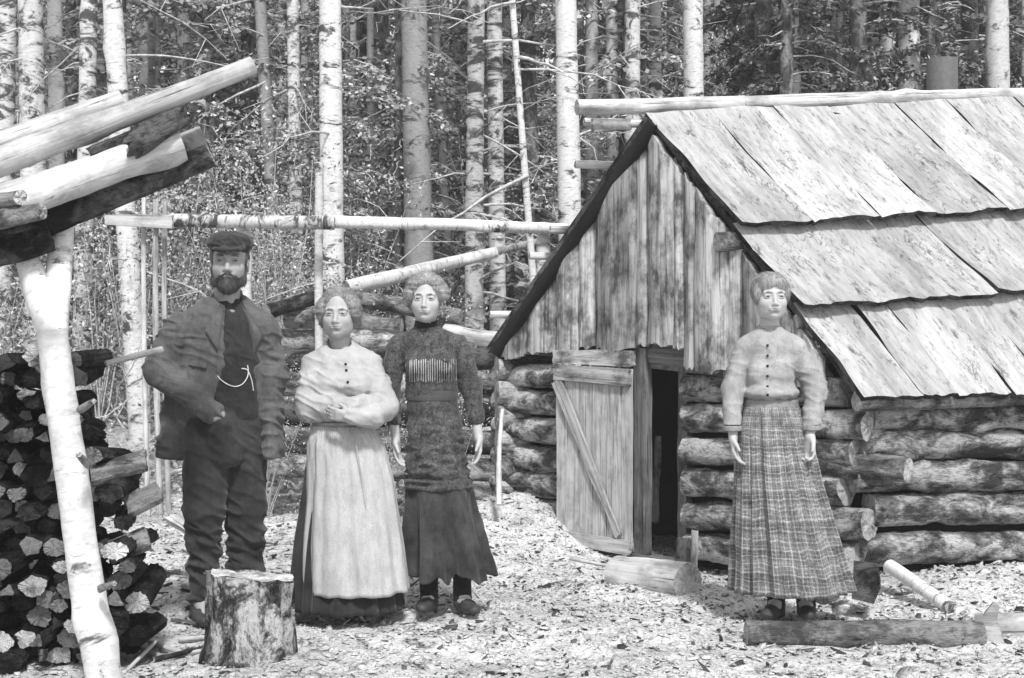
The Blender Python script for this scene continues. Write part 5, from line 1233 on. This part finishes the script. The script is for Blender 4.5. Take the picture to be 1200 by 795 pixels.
Ea((0, -.085, -.026), (.058, .066, .090), .03, True); Ea((0, -.05, -.115), (.12, .13, .075), .012, True)
tuft('hair', G, M['hair_light'], E_, hair_post(.0035, (24, 24, 75), 8), 7000, .022, .0008, down=(0, .6, -.1), lift=.04, seed=3, updo=True)
G = P.grid(475, 530, 370, 402, -.15, .2, .004, .004); G.cap(J(500, 378, .036), J(501, 396, .042), .057, .064, .02); G.zclip(J(0, 375)[2], False); G.cap(J(500, 365, .03), J(500, 378, .03), .047, .048, .004, cut=True); cloth('collar', G, M['black_cloth'], E_, folds(.004, (14, 14, 40), 4))
G = P.grid(440, 575, 390, 580, -.28, .25, .006, .006)
G.cap(J(503, 412, .03), J(505, 455, .02), .118, .102, .05, flat=(1, .78, 1)); G.cap(J(470, 404, .03), J(535, 404, .03), .048, .048, .05); G.cap(J(501, 395, .045), J(502, 405, .04), .062, .08, .04)
for q in (-1, 1): G.ell(J(504+q*15, 428, -.050), (.055, .048, .058), .04)
G.cap(J(506, 460, .02), J(514, 575, .02), .108, .158, .05, flat=(1, .8, 1)); G.zclip(J(0, 572)[2])
limb(G, [J(466, 407, .03), J(457, 455, .02), J(462, 492, -.01)], [.050, .045, .036], .02); limb(G, [J(539, 407, .03), J(552, 452, .02), J(558, 490, -.01)], [.050, .047, .036], .02)
def tun(V, N_):
    a = ridged(V*np.array((10, 10, 26)), 51); b = fbm(V*np.array((12, 12, 45)), 53, 2); low = sstep(1.0, .75, V[:, 2])
    hem = -.008*np.exp(-((V[:, 2]-J(0, 560)[2])/.008)**2)
    return V+N_*((a-.45)*.010*(.5+low)+b*.004*(.3+low)+hem)[:, None]
BL = G; cloth('tunic', G, M['tunic'], E_, tun)
G = P.grid(465, 545, 450, 480, -.2, .2, .004, .004); G.cap(J(506, 463, .02), J(506, 464, .02), .119, .121, .01, flat=(1, .80, 1)); G.zclip(J(0, 470)[2]); G.zclip(J(0, 457)[2], False); cloth('belt', G, m_cloth('belt_cloth', .07, var=.05), E_)
M['ribs'] = m_cloth('rib_trim', .50, blot=.5)
rr = np.random.default_rng(4); Ls = []
for i in range(21):
    px = 480+i*2.7; yc = abs(i-10)/10.0; dy = -.128+.028*yc**2
    y0, y1 = 420+rr.uniform(0, 3), 449-rr.uniform(0, 3); x0, x1 = px+rr.normal(0, .3), px+rr.normal(0, .3)
    Ls.append(tube_np(np.array([surf(BL, P, x0+(x1-x0)*t, y0+(y1-y0)*t, -.001) for t in np.linspace(0, 1, 9)]), .0026, .0022, 6))
V, Fc = joinVF(Ls); wobj('ribbed_trim', V, Fc, M['ribs'], E_)
skirt('skirt', P, [(514, 560, .142, .115, .02), (518, 600, .158, .13, .02), (523, 640, .178, .15, .02), (527, 673, .192, .155, .02)], m_cloth('worn_skirt_cloth', .06, blot=.7), E_, (.040, 7), 14, pleat=6, hemnoise=.03)
M['stocking'] = m_cloth('stocking_knit', .02)
for q in ((503, 650, 503, 703), (541, 650, 542, 704)):
    G = P.grid(q[0]-16, q[0]+16, 640, 712, -.12, .12, .005, .005); G.cap(J(q[0], q[1], .02), J(q[2], q[3]+3, .02), .046, .040, .02); cloth('stocking', G, M['stocking'], E_, folds(.003, (20, 20, 40), 6))
shoe('shoe', P, (503, 706, .02), (494, 713, -.10), E_, .034, top=.03); shoe('shoe', P, (542, 707, .02), (556, 715, -.10), E_, .034, top=.03)

# ---- the girl in plaid
P = Person(5.78, 'young girl in a pale buttoned blouse and long plaid skirt by the log wall', (925, 722)); J = P.J; E_ = P.e
G = P.grid(845, 972, 318, 730, -.26, .22, .0026, .006, [(880, 925), (848, 872), (936, 962)], [(322, 380)], .0045)
hc, hsz, yaw = J(903, 349, .0), .97, R(2)
L, Rz = head(G, hc, hsz, yaw, R(-3), eyes_open=.0038, jaw=1.08, ns=.82)
G.cap(J(902, 372, .03), J(901, 396, .045), .042, .05, .03)
limb(G, [J(902, 415, .03), J(903, 455, .02), J(904, 520, .02)], [.085, .075, .105], .05, (1, .62, 1)); G.cap(J(880, 407, .03), J(925, 407, .03), .035, .035, .04)
limb(G, [J(874, 411, .03), J(858, 458, .02), J(859, 514, -.03)], [.034, .030, .020], .02); limb(G, [J(931, 411, .03), J(955, 458, .02), J(949, 512, -.06)], [.034, .031, .021], .02)
hand(G, J(859, 512, -.03), (.10, -.05, -1), (-.3, -1, 0), (.9, -.2, 0), .86, .35, .35)
hand(G, J(949, 512, -.06), (-.05, -.10, -1), (.75, -1, 0), (-.9, -.5, 0), .90, .75, .35)
for q in ((896, 530, 904, 620, 910, 706, 903, 719), (920, 530, 935, 620, 944, 706, 946, 720)): limb(G, [J(q[0], q[1], .02), J(q[2], q[3], .02), J(q[4], q[5], .02), J(q[6], q[7], -.06)], [.07, .05, .030, .026], .03)
finish_body(G, P, tone_fn(L, Rz, hc, hsz, .43, .28)); eyeballs(P, L, Rz, hsz, 'brow_pale', .0035)
G = Fld(*[axis(hc[i]-.17, hc[i]+.17, .0035, .0035, []) for i in range(3)])
Ea = lambda p, r, k=.01, cut=False: G.ell(L(*p), np.array(r)*hsz, k, Rz, cut)
Ea((0, .022, .036), (.083, .098, .088)); Ea((0, -.045, .065), (.062, .038, .045), .02)
for q in (-1, 1): Ea((q*.066, -.012, .020), (.018, .04, .045), .02)
Ea((.012, .085, -.045), (.040, .035, .06), .02); Ea((.055, .06, -.075), (.035, .03, .055), .02)
Ea((0, -.088, -.040), (.056, .052, .082), .010, True); Ea((0, -.07, -.12), (.12, .12, .075), .012, True)
def bangs(V, N_): return V+N_*(fbm(V*np.array((110, 60, 16)), 9, 3)*.0035)[:, None]
tuft('hair', G, M['hair_light'], E_, bangs, 6000, .035, .0008, lift=.05, seed=4)
G = P.grid(840, 975, 385, 485, -.28, .25, .006, .006)
G.cap(J(902, 412, .03), J(903, 462, .02), .116, .105, .05, flat=(1, .80, 1)); G.cap(J(876, 406, .03), J(930, 406, .03), .045, .045, .05); G.cap(J(901, 394, .045), J(902, 406, .04), .056, .078, .04)
for q in (-1, 1): G.ell(J(903+q*14, 436, -.035), (.046, .034, .05), .04)
G.ell(J(904, 460, -.01), (.120, .10, .035), .03); G.zclip(J(0, 474)[2])
limb(G, [J(872, 411, .03), J(859, 455, .02)], [.049, .048], .02); limb(G, [J(858, 455, .02), J(858, 498, -.02)], [.048, .041], .02); G.cap(J(858, 497, -.02), J(858, 503, -.025), .041, .041, .004)
limb(G, [J(934, 411, .03), J(954, 455, .02)], [.049, .052], .02); limb(G, [J(956, 455, .02), J(951, 496, -.045)], [.052, .042], .02); G.cap(J(951, 496, -.045), J(950, 502, -.05), .042, .042, .004)
BL = G; cloth('blouse', G, M['pale_blouse'], E_, folds(.006, (10, 10, 24), 61, .001))
G = P.grid(880, 925, 384, 402, -.15, .2, .004, .004); G.cap(J(901, 386, .034), J(901, 396, .036), .057, .064, .01); G.zclip(J(0, 397)[2]); G.zclip(J(0, 384)[2], False); G.cap(J(902, 380, .025), J(902, 398, .03), .048, .052, .004, cut=True); cloth('collar', G, m_cloth('collar_band', .22), E_)
for py in (405, 417, 429, 441, 453, 463): bead('button', P, 899.5, py, surf(BL, P, 899.5, py), .0062, 'black', E_)
G = P.grid(865, 945, 460, 490, -.2, .2, .004, .004); G.cap(J(904, 473, .02), J(904, 475, .02), .121, .123, .01, flat=(1, .84, 1)); G.zclip(J(0, 480)[2]); G.zclip(J(0, 468)[2], False); cloth('waistband', G, m_cloth('waistband_cloth', .30), E_)
for q, nm in (((858, 500, -.022), 'cuff'), ((950.5, 499, -.047), 'cuff')):
    c = J(*q); G = Fld(*[axis(c[i]-.07, c[i]+.07, .004, .004, []) for i in range(3)]); G.cap(c, c-np.array([0, 0, .018]), .044, .044, .004); G.zclip(c[2]-.02); G.zclip(c[2]+.004, False); cloth(nm, G, m_cloth('cuff_cloth', .34) if 'cuffc' not in M else M['cuffc'], E_)
skirt('skirt', P, [(904, 476, .122, .104, .02), (906, 500, .150, .125, .02), (912, 560, .182, .15, .02), (921, 630, .222, .18, .02), (930, 692, .262, .205, .02)], M['plaid'], E_, (.034, 8), 23)
for q in ((909, 670, 910, 712), (944, 670, 945, 712)):
    G = P.grid(q[0]-16, q[0]+16, 660, 720, -.12, .12, .005, .005); G.cap(J(q[0], q[1], .02), J(q[2], q[3]+3, .02), .046, .040, .02); cloth('stocking', G, M['stocking'], E_, folds(.003, (20, 20, 40), 6))
shoe('shoe', P, (909, 715, .02), (898, 720, -.10), E_, .034, top=.03); shoe('shoe', P, (945, 715, .02), (947, 721, -.10), E_, .034, top=.03)
